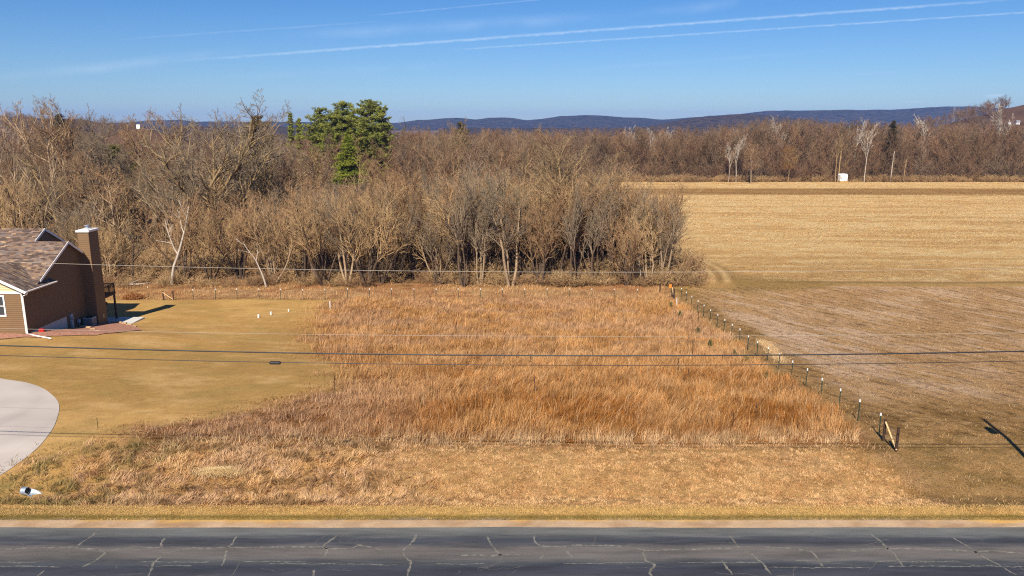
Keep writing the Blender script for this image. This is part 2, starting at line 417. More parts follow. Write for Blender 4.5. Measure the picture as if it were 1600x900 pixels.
    b.inputs['Roughness'].default_value = .95; b.inputs['Specular IOR Level'].default_value = .05
    return m
def mat_attr(name, trans=0.0, rough=.9, jitter=0.0):
    m, n, l, b = new_mat(name)
    a = n.new('ShaderNodeAttribute'); a.attribute_name = 'Col'
    b.inputs['Roughness'].default_value = rough; b.inputs['Specular IOR Level'].default_value = .12
    src = a.outputs['Color']
    if jitter:
        oi = n.new('ShaderNodeObjectInfo'); hs = n.new('ShaderNodeHueSaturation')
        r = n.new('ShaderNodeMapRange'); l.new(oi.outputs['Random'], r.inputs[0]); r.inputs[3].default_value = 1 - jitter; r.inputs[4].default_value = 1 + jitter
        l.new(r.outputs[0], hs.inputs['Value']); l.new(src, hs.inputs['Color']); src = hs.outputs[0]
    l.new(src, b.inputs['Base Color'])
    if trans:
        t = n.new('ShaderNodeBsdfTranslucent'); l.new(src, t.inputs[0])
        mx = n.new('ShaderNodeMixShader'); mx.inputs[0].default_value = trans
        l.new(b.outputs[0], mx.inputs[1]); l.new(t.outputs[0], mx.inputs[2]); l.new(mx.outputs[0], n['Material Output'].inputs[0])
    return m
def mat_plain(name, col, rough=.8, var=.15, scale=3.0, metal=0.0, spec=.3, bump=0.0, jitter=0.0, stretch=(1, 1, 1)):
    m, n, l, b = new_mat(name); col = tuple(col)[:3]
    b.inputs['Roughness'].default_value = rough; b.inputs['Metallic'].default_value = metal; b.inputs['Specular IOR Level'].default_value = spec
    tcn = n.new('ShaderNodeTexCoord'); mp = n.new('ShaderNodeMapping'); mp.inputs['Scale'].default_value = stretch
    l.new(tcn.outputs['Object'], mp.inputs[0])
    no = n.new('ShaderNodeTexNoise'); no.inputs['Scale'].default_value = scale; no.inputs['Detail'].default_value = 6
    l.new(mp.outputs[0], no.inputs[0])
    r = n.new('ShaderNodeMapRange'); l.new(no.outputs[0], r.inputs[0]); r.inputs[1].default_value = .3; r.inputs[2].default_value = .7
    r.inputs[3].default_value = 1 - var; r.inputs[4].default_value = 1 + var
    hs = n.new('ShaderNodeHueSaturation'); hs.inputs['Color'].default_value = col + (1,); l.new(r.outputs[0], hs.inputs['Value'])
    out = hs.outputs[0]
    if jitter:
        oi = n.new('ShaderNodeObjectInfo'); r2 = n.new('ShaderNodeMapRange'); l.new(oi.outputs['Random'], r2.inputs[0])
        r2.inputs[3].default_value = 1 - jitter; r2.inputs[4].default_value = 1 + jitter
        h2 = n.new('ShaderNodeHueSaturation'); l.new(out, h2.inputs['Color']); l.new(r2.outputs[0], h2.inputs['Value']); out = h2.outputs[0]
    l.new(out, b.inputs['Base Color'])
    if bump:
        bp = n.new('ShaderNodeBump'); bp.inputs['Distance'].default_value = bump; l.new(no.outputs[0], bp.inputs['Height']); l.new(bp.outputs[0], b.inputs['Normal'])
    return m

# ------------------------------------------------------------------ the ground, split along its own grid
def axis(fine0, fine1, step, far, ratio):
    a = list(np.arange(fine0, fine1 + step / 2, step)); s = step
    while a[-1] < far: s *= ratio; a.append(a[-1] + s)
    return a
xp = axis(0, 78, .42, 9000, 1.06); XS = np.array(sorted(set([-v for v in xp] + xp)))
YS = [33.8]
while YS[-1] < 9000: YS.append(YS[-1] + max(.2, YS[-1] * (.0052 if YS[-1] < 340 else .02)))
YS = np.array(YS)
GX, GY = np.meshgrid(XS, YS); GZ = height(GX, GY)
GC = ground_color(GX, GY)
ny, nx = GX.shape
cx = (GX[:-1, :-1] + GX[1:, 1:]) / 2; cy = (GY[:-1, :-1] + GY[1:, 1:]) / 2
laney = 113.5 + (cx - 30) * .05 + 1.3 * np.sin(cx / 17)
zone = np.zeros(cx.shape, int)
wood_x = np.interp(cy, [110, 125, 165, 200, 290, 330], [25, 27, 30, 18, -20, -60])
zone[(cx < XL(cy)) & (cy < 103) & (cy > 36.3)] = 1                                           # lawn
zone[(cx > FENCE_X + .5) & (cy > 46) & (cy < laney - 3)] = 2                                 # near field
zone[(cx > np.where(cy < 150, 29, wood_x)) & (cy > laney + 3) & (cy < 338) & (cx < 420)] = 3  # stubble
zone[cy < 34.7] = 4                                                                          # shoulder
zone[(cy > 112) & (cx < wood_x) & (cy < 345)] = 5
mats_z = {0: ('ground', mat_ground('rough_grass_ground', 1.0, .5, .12)),
          1: ('lawn', mat_ground('dormant_lawn', 1.0, .2, .05, litter=.34, gap_shade=.12)),
          2: ('tilled_field', mat_ground('tilled_soil_and_residue', 1.15, .62, .16, (1.1, .5, 1), R(24), litter=.6, rows=1.5, gap_shade=.4)),
          3: ('stubble_field', mat_ground('corn_stubble', .8, .42, .2, (.55, 1.1, 1), litter=.8, gap_shade=.3)),
          4: ('road_shoulder', mat_ground('gravel_shoulder', 2.5, .2, .03, (.4, 1, 1), litter=.3, gap_shade=.12)),
          5: ('forest_floor', mat_ground('leaf_litter', .8, .5, .2, litter=.7))}
Q = np.arange(ny * nx).reshape(ny, nx)
quads = np.stack([Q[:-1, :-1], Q[:-1, 1:], Q[1:, 1:], Q[1:, :-1]], -1)
allV = np.stack([GX, GY, GZ], -1).reshape(-1, 3); allC = GC.reshape(-1, 3)
for k, (nm, mt) in mats_z.items():
    q = quads[zone == k]
    used, inv = np.unique(q.ravel(), return_inverse=True)
    o = obj(nm, mesh_np(nm, allV[used], None, inv.reshape(-1, 4), [mt], allC[used], True)); tag(o, kind='structure')
# the ground on this side of the road
o = obj('ground', mesh_np('near_ground', [(-9000, -400, -.12), (9000, -400, -.12), (9000, 26, -.05), (-9000, 26, -.05)], None, [(0, 1, 2, 3)],
        [mat_plain('near_ground_soil', C(150, 120, 80) * .6, .95, .2)])); tag(o, kind='structure')

# road
def road_material():
    m, n, l, b = new_mat('worn_asphalt')
    tcn = n.new('ShaderNodeTexCoord'); sp = n.new('ShaderNodeSeparateXYZ'); l.new(tcn.outputs['Object'], sp.inputs[0])
    mp = n.new('ShaderNodeMapping'); mp.inputs['Scale'].default_value = (.16, 1.3, 1); l.new(tcn.outputs['Object'], mp.inputs[0])
    no = n.new('ShaderNodeTexNoise'); no.inputs['Scale'].default_value = 1.9; no.inputs['Detail'].default_value = 10; no.inputs['Roughness'].default_value = .72
    l.new(mp.outputs[0], no.inputs[0])
    ad = n.new('ShaderNodeMath'); ad.operation = 'MULTIPLY_ADD'; l.new(no.outputs[0], ad.inputs[0]); ad.inputs[1].default_value = 1.5; l.new(sp.outputs[1], ad.inputs[2])
    mr = n.new('ShaderNodeMapRange'); l.new(ad.outputs[0], mr.inputs[0]); mr.inputs[1].default_value = 27.0; mr.inputs[2].default_value = 35.0
    cr = n.new('ShaderNodeValToRGB'); l.new(mr.outputs[0], cr.inputs[0])
    Yr = lambda v: (v - 27.0 + .75) / 8.0
    k_ = .56
    set_ramp(cr, [(Yr(27), C(96, 96, 98) * k_), (Yr(29.6), C(74, 76, 84) * k_), (Yr(30.45), C(66, 69, 80) * k_), (Yr(30.8), C(84, 87, 92) * k_), (Yr(31.15), C(112, 108, 106) * k_), (Yr(31.9), C(120, 114, 110) * k_),
                  (Yr(32.2), C(98, 96, 98) * k_), (Yr(32.5), C(72, 75, 84) * k_), (Yr(32.85), C(80, 83, 90) * k_), (Yr(33.2), C(112, 114, 114) * k_), (Yr(33.9), C(124, 124, 120) * k_)])
    n2 = n.new('ShaderNodeTexNoise'); n2.inputs['Scale'].default_value = 14; n2.inputs['Detail'].default_value = 8; n2.inputs['Roughness'].default_value = .8; l.new(tcn.outputs['Object'], n2.inputs[0])
    n3 = n.new('ShaderNodeTexNoise'); n3.inputs['Scale'].default_value = 1.1; n3.inputs['Detail'].default_value = 9; n3.inputs['Roughness'].default_value = .7; l.new(mp.outputs[0], n3.inputs[0])
    s = n.new('ShaderNodeMath'); s.operation = 'MULTIPLY_ADD'; l.new(n3.outputs[0], s.inputs[0]); s.inputs[1].default_value = 1.3; l.new(n2.outputs[0], s.inputs[2])
    r = n.new('ShaderNodeMapRange'); l.new(s.outputs[0], r.inputs[0]); r.inputs[1].default_value = .88; r.inputs[2].default_value = 1.42; r.inputs[3].default_value = .62; r.inputs[4].default_value = 1.5
    mx = n.new('ShaderNodeVectorMath'); mx.operation = 'SCALE'; l.new(cr.outputs[0], mx.inputs[0]); l.new(r.outputs[0], mx.inputs['Scale'])
    l.new(mx.outputs[0], b.inputs['Base Color']); b.inputs['Roughness'].default_value = .8
    bp = n.new('ShaderNodeBump'); bp.inputs['Distance'].default_value = .01; l.new(n2.outputs[0], bp.inputs['Height']); l.new(bp.outputs[0], b.inputs['Normal'])
    return m
xs = np.concatenate([[-3000], np.arange(-60, 60.1, .3), [3000]])
edge = 33.83 + (fbm(xs / 3, xs * 0, 61, 3) - .5) * .16
V = [(x, 26.3, .0) for x in xs] + [(x, e_, .0) for x, e_ in zip(xs, edge)] + [(x, e_ + .05, -.1) for x, e_ in zip(xs, edge)]
n_ = len(xs); F = [(i, i + 1, i + 1 + n_, i + n_) for i in range(n_ - 1)] + [(i + n_, i + n_ + 1, i + 1 + 2 * n_, i + 2 * n_) for i in range(n_ - 1)]
road = obj('road', mesh_np('road', V, None, F, [road_material()])); tag(road, kind='structure')

def ribbon(mb, pts, w, z):
    """flat strip of uneven width on the road"""
    P = []
    for i in range(len(pts) - 1):
        a, b = Vector(pts[i]), Vector(pts[i + 1]); k = max(1, int((b - a).length / .12))
        for j in range(k): P.append(a.lerp(b, j / k))
    P.append(Vector(pts[-1]))
    jx = jy = 0; Q_ = []
    for p in P:
        jx = jx * .75 + random.gauss(0, .022); jy = jy * .75 + random.gauss(0, .018); Q_.append(p + Vector((jx, jy)))
    P = Q_
    vs = []
    for i, p in enumerate(P):
        d = (P[min(i + 1, len(P) - 1)] - P[max(i - 1, 0)]).normalized(); nrm = Vector((-d.y, d.x)) * w * .5 * random.uniform(.35, 1.5) * (1 if 0 < i < len(P) - 1 else .3)
        vs += [(p.x + nrm.x, p.y + nrm.y, z), (p.x - nrm.x, p.y - nrm.y, z)]
    mb.add(vs, [(2 * i, 2 * i + 1, 2 * i + 3, 2 * i + 2) for i in range(len(P) - 1)])
def rp(px, py):
    d = ray(px, py); t = CAM_H / -d.z; return (d.x * t, d.y * t)
CR = [[(155, 827), (140, 840), (120, 854)], [(62, 856), (117, 855), (150, 859), (165, 862), (175, 859), (215, 854), (252, 856)],
      [(257, 865), (275, 861), (302, 856), (350, 855), (400, 855), (502, 854), (507, 857), (552, 857), (559, 852), (585, 856), (597, 861)],
      [(165, 862), (150, 876), (130, 885)], [(257, 840), (251, 849), (257, 862), (250, 870), (240, 880), (232, 902)],
      [(370, 838), (357, 857), (345, 884)], [(70, 890), (55, 902)], [(531, 834), (520, 842), (505, 853), (510, 860), (507, 870)],
      [(651, 835), (642, 852), (631, 859), (631, 869), (642, 879), (636, 901)], [(491, 890), (489, 901)], [(761, 838), (765, 850), (775, 862), (783, 869)],
      [(835, 836), (838, 849), (845, 854), (867, 855), (903, 852), (985, 854), (1003, 860), (1070, 859), (1140, 857), (1153, 857)],
      [(853, 855), (845, 873)], [(886, 854), (890, 865), (898, 872)], [(1003, 860), (1009, 876), (1022, 882), (1016, 896), (1020, 902)],
      [(1138, 837), (1153, 855), (1175, 868), (1192, 880), (1204, 898)], [(1128, 876), (1145, 899)],
      [(1190, 854), (1230, 857), (1269, 862), (1287, 885)], [(1305, 860), (1340, 861), (1355, 859), (1440, 857), (1520, 862), (1550, 861), (1600, 864)],
      [(1362, 835), (1380, 850), (1392, 862), (1410, 885)], [(1490, 840), (1522, 861), (1550, 877), (1588, 898)], [(720, 868), (830, 866)], [(0, 858), (60, 856)]]
mb = MB()
for c_ in CR: ribbon(mb, [rp(*p) for p in c_], .10, .004)
mb.build('crack_seal', mat_plain('weathered_crack_filler', C(140, 136, 128) * .50, .9, .5, 4), road)
mb = MB()
for k in range(70):
    x0, y0 = random.uniform(-27, 27), random.uniform(29.6, 33.5); pts_ = [(x0, y0)]; dr = random.choice([(0, 1), (1, .1), (1, -.15), (.5, .8)])
    for q in range(random.randint(3, 7)): pts_.append((pts_[-1][0] + dr[0] * .35 + random.gauss(0, .12), min(33.7, pts_[-1][1] + dr[1] * .22 + random.gauss(0, .07))))
    ribbon(mb, pts_, .022, .003 + k * 1e-5)
mb.build('hairline_crack', mat_plain('hairline_filler', C(122, 119, 114) * .5, .9, .4, 5), road)
mb = MB()
for (px0, px1, py) in ((0, 95, 885), (215, 330, 878.5), (380, 480, 878), (540, 620, 882), (680, 760, 881), (880, 1010, 880), (1200, 1360, 887), (1385, 1600, 885), (0, 60, 879),
                       (250, 300, 884), (1060, 1190, 879), (1360, 1500, 877.5), (420, 540, 881.5), (1240, 1300, 877)):
    ribbon(mb, [rp(px0, py), rp(px1, py)], .055, .008)
mb.build('worn_center_line', mat_plain('faded_line_paint', C(136, 136, 130) * .52, .9, .5, 9), road)

# concrete driveway with its loop
ys = np.concatenate([np.arange(36.4, 58.6, .25), np.linspace(58.6, 59.9, 14)])
DP = [(745, 0), (718, 40), (690, 70), (665, 86), (640, 93.5), (625, 91), (605, 66), (597, 38), (592, 14), (589.5, -10), (586, -60)]
dpw = [gp(px, py) for py, px in DP]
dy_ = [p.y for p in dpw]; dx_ = [p.x for p in dpw]
ys = np.linspace(37.0, dy_[-1], 110)
# smooth the edge
def smooth_interp(y):
    return np.mean([np.interp(y + o, [36] + dy_, [dx_[0] - 2.6] + dx_) for o in np.linspace(-1.0, 1.0, 9)], axis=0)
xr = smooth_interp(ys)
V, F, cols = [], [], []
nc = 60
for j, y in enumerate(ys):
    for i in range(nc + 1):
        x = -78 + (xr[j] + 78) * i / nc
        V.append((x, y, hz(x, y) + .03))
for j in range(len(ys) - 1):
    for i in range(nc):
        a = j * (nc + 1) + i; F.append((a, a + 1, a + nc + 2, a + nc + 1))
b0 = len(V); er = []
for j, y in enumerate(ys): V.append((xr[j], y, hz(xr[j], y) - .04)); er.append(j * (nc + 1) + nc)
for j in range(len(ys) - 1): F.append((er[j], b0 + j, b0 + j + 1, er[j + 1]))
def concrete_mat():
    m, n, l, b = new_mat('broomed_concrete')
    tcn = n.new('ShaderNodeTexCoord')
    no = n.new('ShaderNodeTexNoise'); no.inputs['Scale'].default_value = .35; no.inputs['Detail'].default_value = 8; l.new(tcn.outputs['Object'], no.inputs[0])
    # curved darker tyre paths following the loop
    vd = n.new('ShaderNodeVectorMath'); vd.operation = 'DISTANCE'; l.new(tcn.outputs['Object'], vd.inputs[0]); vd.inputs[1].default_value = (-44.5, 50.0, -.8)
    wv = n.new('ShaderNodeMapRange'); l.new(vd.outputs['Value'], wv.inputs[0]); wv.inputs[1].default_value = 8.0; wv.inputs[2].default_value = 10.2
    pp = n.new('ShaderNodeMath'); pp.operation = 'PINGPONG'; l.new(vd.outputs['Value'], pp.inputs[0]); pp.inputs[1].default_value = 1.7
    r2 = n.new('ShaderNodeMapRange'); l.new(pp.outputs[0], r2.inputs[0]); r2.inputs[1].default_value = 0; r2.inputs[2].default_value = .9; r2.inputs[3].default_value = .91; r2.inputs[4].default_value = 1
    r = n.new('ShaderNodeMapRange'); l.new(no.outputs[0], r.inputs[0]); r.inputs[1].default_value = .3; r.inputs[2].default_value = .7; r.inputs[3].default_value = .9; r.inputs[4].default_value = 1.06
    mu = n.new('ShaderNodeMath'); mu.operation = 'MULTIPLY'; l.new(r.outputs[0], mu.inputs[0]); l.new(r2.outputs[0], mu.inputs[1])
    hs = n.new('ShaderNodeHueSaturation'); hs.inputs['Color'].default_value = tuple(C(208, 197, 188) * .68) + (1,); l.new(mu.outputs[0], hs.inputs['Value'])
    sp = n.new('ShaderNodeSeparateXYZ'); l.new(tcn.outputs['Object'], sp.inputs[0]); prev = None
    for ax in (0, 1):
        pg = n.new('ShaderNodeMath'); pg.operation = 'PINGPONG'; l.new(sp.outputs[ax], pg.inputs[0]); pg.inputs[1].default_value = 1.9
        gt_ = n.new('ShaderNodeMath'); gt_.operation = 'LESS_THAN'; l.new(pg.outputs[0], gt_.inputs[0]); gt_.inputs[1].default_value = .018
        if prev: mxx = n.new('ShaderNodeMath'); mxx.operation = 'MAXIMUM'; l.new(prev, mxx.inputs[0]); l.new(gt_.outputs[0], mxx.inputs[1]); prev = mxx.outputs[0]
        else: prev = gt_.outputs[0]
    mj = n.new('ShaderNodeMix'); mj.data_type = 'RGBA'; fm = n.new('ShaderNodeMath'); fm.operation = 'MULTIPLY'; l.new(prev, fm.inputs[0]); fm.inputs[1].default_value = .16; l.new(fm.outputs[0], mj.inputs[0])
    l.new(hs.outputs[0], mj.inputs[6]); mj.inputs[7].default_value = (.16, .14, .12, 1)
    l.new(mj.outputs[2], b.inputs['Base Color']); return m
tag(obj('driveway', mesh_np('driveway', V, None, F, [concrete_mat()], smooth=False)), kind='structure')
DRIVE = lambda x, y: (y > 37) & (y < ys[-1] + .3) & (x < np.interp(y, ys, xr) + .15)

# ------------------------------------------------------------------ distant ridges
def ridge(name, Yc, depth, pts, base, mat, amp, seed, steps=260):
    xs_ = [p[0] for p in pts]; zs_ = [zrow(p[1], Yc) for p in pts]
    xw = [xat(p[0], Yc, z) for p, z in zip(pts, zs_)]
    X = np.linspace(min(xw) - Yc * .25, max(xw) + Yc * .25, steps)
    ztop = np.interp(X, xw, zs_) + (fbm(X / (Yc * .012), X * 0, seed, 4) - .5) * amp
    rows = 15; V = []
    for j in range(rows):
        t = j / (rows - 1)
        Y = Yc - depth * (1 - t) if t <= 1 else Yc
        prof = t ** .8
        bumps = (fbm(X / (Yc * .03), np.full_like(X, t * 6), seed + 3, 4) - .5) * (np.abs(ztop - base) * .5) * math.sin(t * math.pi)
        z = base + (ztop - base) * prof + bumps
        V.append(np.stack([X, np.full_like(X, Y), z], -1))
    V.append(np.stack([X, np.full_like(X, Yc + depth), np.full_like(X, base)], -1))
    V = np.concatenate(V); k = steps
    Fq = [(j * k + i, j * k + i + 1, (j + 1) * k + i + 1, (j + 1) * k + i) for j in range(rows) for i in range(k - 1)]
    o = obj(name, mesh_np(name, V, None, Fq, [mat], smooth=True)); tag(o, kind='structure'); return o
def hill_mat(name, c0, c1, sc):
    m, n, l, b = new_mat(name)
    tcn = n.new('ShaderNodeTexCoord'); mp = n.new('ShaderNodeMapping'); mp.inputs['Scale'].default_value = (1, 1, 3); l.new(tcn.outputs['Object'], mp.inputs[0])
    no = n.new('ShaderNodeTexNoise'); no.inputs['Scale'].default_value = sc; no.inputs['Detail'].default_value = 9; no.inputs['Roughness'].default_value = .7; l.new(mp.outputs[0], no.inputs[0])
    cr = n.new('ShaderNodeValToRGB'); l.new(no.outputs[0], cr.inputs[0]); cr.color_ramp.elements[0].position = .36; cr.color_ramp.elements[1].position = .62
    cr.color_ramp.elements[0].color = tuple(c0) + (1,); cr.color_ramp.elements[1].color = tuple(c1) + (1,)
    l.new(cr.outputs[0], b.inputs['Base Color']); b.inputs['Roughness'].default_value = 1; b.inputs['Specular IOR Level'].default_value = 0
    return m
HM = hill_mat('bare_wooded_ridge', (.006, .007, .009), (.045, .034, .028), .018)
HM2 = hill_mat('bare_wooded_hill', (.012, .010, .010), (.065, .046, .036), .035)
ridge('hills', 5200, 700, [(-200, 184), (0, 186), (130, 193), (190, 192), (235, 188), (275, 187), (300, 190), (430, 190), (560, 192), (620, 192), (650, 188), (700, 184.5), (725, 184), (740, 187), (765, 184), (800, 184), (825, 188),
       (850, 185), (875, 181), (915, 180), (945, 181), (965, 183), (1000, 184), (1040, 187), (1085, 183), (1120, 180), (1160, 178), (1200, 173), (1300, 172), (1400, 171), (1450, 168), (1480, 166), (1515, 166), (1540, 168), (1620, 170), (1800, 172)], -20, HM, 8, 71)
ridge('hills', 2900, 500, [(1000, 200), (1050, 190), (1085, 184), (1120, 181), (1160, 178), (1200, 180), (1300, 192), (1400, 200)], -20, HM2, 5, 72)
ridge('hills', 2300, 400, [(-200, 176), (0, 181), (90, 186), (130, 188), (170, 194), (200, 198)], -20, HM2, 6, 73)

# ------------------------------------------------------------------ bare trees
class Tree:
    """branches as tapered tubes; trunk and limbs go to one mesh, the twigs (the crown) to another"""
    def __init__(s, seed): s.r = random.Random(seed); s.T = ([], []); s.Cn = ([], [])
    def tube(s, dst, P, rad, n):
        V, F = dst; b = len(V); m = len(P)
        for i, p in enumerate(P):
            d = (P[min(i + 1, m - 1)] - P[max(i - 1, 0)]).normalized()
            a = Vector((0, 0, 1)) if abs(d.z) < .85 else Vector((1, 0, 0))
            u = d.cross(a).normalized(); w = d.cross(u)
            for k in range(n):
                t = 2 * math.pi * k / n
                V.append(p + (u * math.cos(t) + w * math.sin(t)) * rad[i])
        for i in range(m - 1):
            for k in range(n):
                F.append((b + i * n + k, b + i * n + (k + 1) % n, b + (i + 1) * n + (k + 1) % n, b + (i + 1) * n + k))
    def path(s, p, d, ln, seg, wob, up):
        P = [p.copy()]; d = d.normalized()
        for i in range(seg):
            d = (d + Vector((s.r.gauss(0, wob), s.r.gauss(0, wob), s.r.gauss(0, wob * .6) + up))).normalized()
            P.append(P[-1] + d * ln / seg)
        return P
    def side(s, d, ang):
        a = Vector((0, 0, 1)) if abs(d.z) < .9 else Vector((1, 0, 0))
        u = d.cross(a).normalized(); w = d.cross(u); t = s.r.uniform(0, 2 * math.pi)
        return (d * math.cos(ang) + (u * math.cos(t) + w * math.sin(t)) * math.sin(ang)).normalized()
    def branch(s, p, d, ln, r, lvl, o):
        seg = o['seg'][lvl]; P = s.path(p, d, ln, seg, o['wob'][lvl], o['up'][lvl])
        last = lvl >= o['levels'] - 1
        rt = max(o['rmin'], r * (.25 if lvl else .3)); rad = [r + (rt - r) * (i / seg) ** .9 for i in range(seg + 1)]
        if last: rad[-1] = o['rmin'] * .6
        s.tube(s.T if lvl < o['solid'] else s.Cn, P, rad, 7 if lvl == 0 else (5 if lvl < o['solid'] else 3))
        if last: return
        n = o['kids'][lvl]; n = max(1, int(n * s.r.uniform(.8, 1.2)))
        for k in range(n):
            t = o['start'][lvl] + (1 - o['start'][lvl]) * ((k + s.r.random()) / n)
            i = min(int(t * seg), seg - 1); f = t * seg - i
            q = P[i].lerp(P[i + 1], f); dd = (P[i + 1] - P[i]).normalized()
            nd = s.side(dd, R(s.r.uniform(*o['ang'][lvl])))
            if nd.z < o.get('minz', -.2): nd.z = abs(nd.z) * .4
            shape = o['shape'](t) if lvl == 0 else (1.05 - .55 * t)
            s.branch(q, nd, ln * o['len'][lvl] * shape * s.r.uniform(.75, 1.2), max(o['rmin'], min(rad[i] * .75, r * o['rad'][lvl])), lvl + 1, o)
    def meshes(s, name, mt, mc, flat=False):
        out = []
        for (V, F), m, nm in ((s.T, mt, name + '_trunk'), (s.Cn, mc, name + '_twigs')):
            if not V: out.append(None); continue
            A = np.array([tuple(v) for v in V]); out.append(mesh_np(nm, A, None, F, [m], smooth=True))
        return out
OPT = dict(levels=5, solid=2, seg=[8, 6, 4, 3, 2], wob=[.05, .12, .14, .14, .12], up=[.03, .08, .08, .07, .04], rmin=.014,
           kids=[13, 6, 5, 4], start=[.3, .2, .15, .1], ang=[(30, 60), (26, 54), (24, 54), (22, 50)], len=[.5, .48, .54, .6], rad=[.42, .45, .5, .6],
           shape=lambda t: 1.25 - .85 * t)
def opts(**k): o = dict(OPT); o.update(k); return o

BARK = {'grey': mat_plain('grey_brown_bark', C(150, 128, 102) * 1.05, .9, .25, 4, jitter=.22, bump=.02),
        'dark': mat_plain('dark_bark', C(104, 86, 70) * .75, .9, .25, 4, jitter=.2, bump=.02),
        'olive': mat_plain('mossy_bark', C(150, 126, 90) * .9, .9, .25, 4, jitter=.18, bump=.02),
        'white': mat_plain('pale_peeling_bark', C(214, 200, 184) * .6, .8, .22, 2.5, jitter=.05),
        'twig': mat_plain('brown_twigs', C(146, 116, 84) * 1.12, .9, .2, 1, jitter=.2),
        'tan': mat_plain('tan_twigs', C(164, 136, 98) * 1.12, .9, .2, 1, jitter=.18),
        'red': mat_plain('reddish_twigs', C(146, 112, 84) * 1.05, .9, .2, 1, jitter=.2),
        'olivet': mat_plain('olive_twigs', C(142, 120, 92) * 1.0, .9, .2, 1, jitter=.15),
        'whitet': mat_plain('pale_twigs', C(206, 186, 164) * .62, .9, .2, 1, jitter=.08),
        'greyt': mat_plain('grey_twigs', C(132, 116, 96) * 1.05, .9, .2, 1, jitter=.15)}

BARK['farred'] = mat_plain('reddish_far_twigs', C(142, 110, 84) * .8, .9, .25, 1, jitter=.3)
BARK['fartwig'] = mat_plain('brown_far_twigs', C(140, 112, 84) * .8, .9, .25, 1, jitter=.3)
BARK['fargrey'] = mat_plain('grey_far_twigs', C(142, 120, 98) * .8, .9, .25, 1, jitter=.25)
BARK['fardark'] = mat_plain('dark_far_bark', C(100, 80, 62) * .6, .9, .25, 2, jitter=.25)
class Proto:
    """meshes of one tree form, with its height, used for every copy of it"""
    def __init__(s, name, seed, h, build, bt, bc):
        t = Tree(seed); build(t, h); s.name = name
        s.tm, s.cm = t.meshes(name, BARK[bt], BARK[bc])
        allv = [v.z for v in t.T[0]] + [v.z for v in t.Cn[0]]; s.h = float(np.percentile(allv, 99))
    def place(s, x, y, h, rz, name=None, label=None, cat='tree', group=None, wide=1.0, bt=None, bc=None, sink=.15, lean=(0, 0)):
        r_ = empty(name or s.name, (x, y, hz(x, y) - sink), rz, label, cat, group); k = h / s.h; r_.scale = (k * wide, k * wide, k)
        r_.rotation_euler = (lean[0], lean[1], rz)
        tm, cm = s.tm, s.cm
        if bt: tm = tm.copy(); tm.materials[0] = BARK[bt]
        if bc and cm: cm = cm.copy(); cm.materials[0] = BARK[bc]
        if tm: obj('trunk', tm, r_)
        if cm: obj('crown', cm, r_)
        return r_
def b_forest(t, h, o=None):
    o = o or opts(); t.branch(Vector((0, 0, 0)), Vector((t.r.gauss(0, .04), t.r.gauss(0, .04), 1)), h * .92, h * .015, 0, o)
def b_fork(t, h):
    """trunk that divides low into several rising limbs, vase shaped crown"""
    P = t.path(Vector((0, 0, 0)), Vector((t.r.gauss(0, .1), t.r.gauss(0, .1), 1)), h * .28, 4, .06, .02)
    t.tube(t.T, P, [h * .026, h * .023, h * .021, h * .02, h * .019], 8)
    n = t.r.randint(3, 5); a0 = t.r.uniform(0, 6.28)
    o = opts(shape=lambda q: 1.15 - .5 * q, start=[.22, .2, .15, .1], kids=[9, 6, 5, 5], ang=[(22, 50), (24, 55), (28, 60), (28, 60)], len=[.46, .5, .5, .55], up=[.05, .06, .05, .04, .03], wob=[.10, .13, .16, .2, .22])
    for k in range(n):
        a = a0 + k * 6.283 / n + t.r.uniform(-.4, .4); tl = R(t.r.uniform(14, 38))
        q = P[t.r.randint(3, 4)]
        t.branch(q, Vector((math.cos(a) * math.sin(tl), math.sin(a) * math.sin(tl), math.cos(tl))), h * t.r.uniform(.58, .76), h * .014, 0, o)
def b_crown(t, h):
    """old tree: stout low trunk, several heavy limbs and a broad dense top"""
    P = t.path(Vector((0, 0, 0)), Vector((t.r.gauss(0, .06), t.r.gauss(0, .06), 1)), h * .30, 4, .05, .02)
    t.tube(t.T, P, [h * .030, h * .026, h * .024, h * .022, h * .021], 8)
    n = 6; a0 = t.r.uniform(0, 6.28)
    o = opts(shape=lambda q: .62 + .5 * q * (1.35 - q), start=[.30, .2, .15, .1], kids=[12, 6, 6, 5], ang=[(25, 55), (24, 55), (28, 60), (28, 60)], len=[.42, .52, .52, .55], up=[.06, .07, .06, .04, .03], wob=[.12, .14, .17, .2, .22], rmin=.014)
    for k in range(n):
        a = a0 + k * 6.283 / n + t.r.uniform(-.3, .3); tl = R(t.r.uniform(8, 36))
        q = P[t.r.randint(2, 4)]
        t.branch(q, Vector((math.cos(a) * math.sin(tl), math.sin(a) * math.sin(tl), math.cos(tl))), h * t.r.uniform(.58, .68), h * .014, 0, o)
def b_thicket(t, h):
    """several thin stems from one root, leaning apart, dense fine top"""
    n = t.r.randint(4, 6); a0 = t.r.uniform(0, 6.28)
    o = opts(levels=4, solid=1, seg=[9, 6, 4, 2], kids=[12, 6, 4], start=[.36, .12, .1], ang=[(20, 48), (22, 50), (20, 48)], len=[.44, .52, .6], rad=[.46, .5, .6], up=[.05, .09, .08, .05], wob=[.10, .14, .14, .12],
             rmin=.015, shape=lambda q: 1.1 - .5 * q)
    for k in range(n):
        a = a0 + k * 6.283 / n + t.r.uniform(-.5, .5); tl = R(t.r.uniform(4, 26))
        t.branch(Vector((math.cos(a) * .3, math.sin(a) * .3, 0)), Vector((math.cos(a) * math.sin(tl), math.sin(a) * math.sin(tl), math.cos(tl))), h * t.r.uniform(.7, .98), h * t.r.uniform(.009, .017), 0, o)
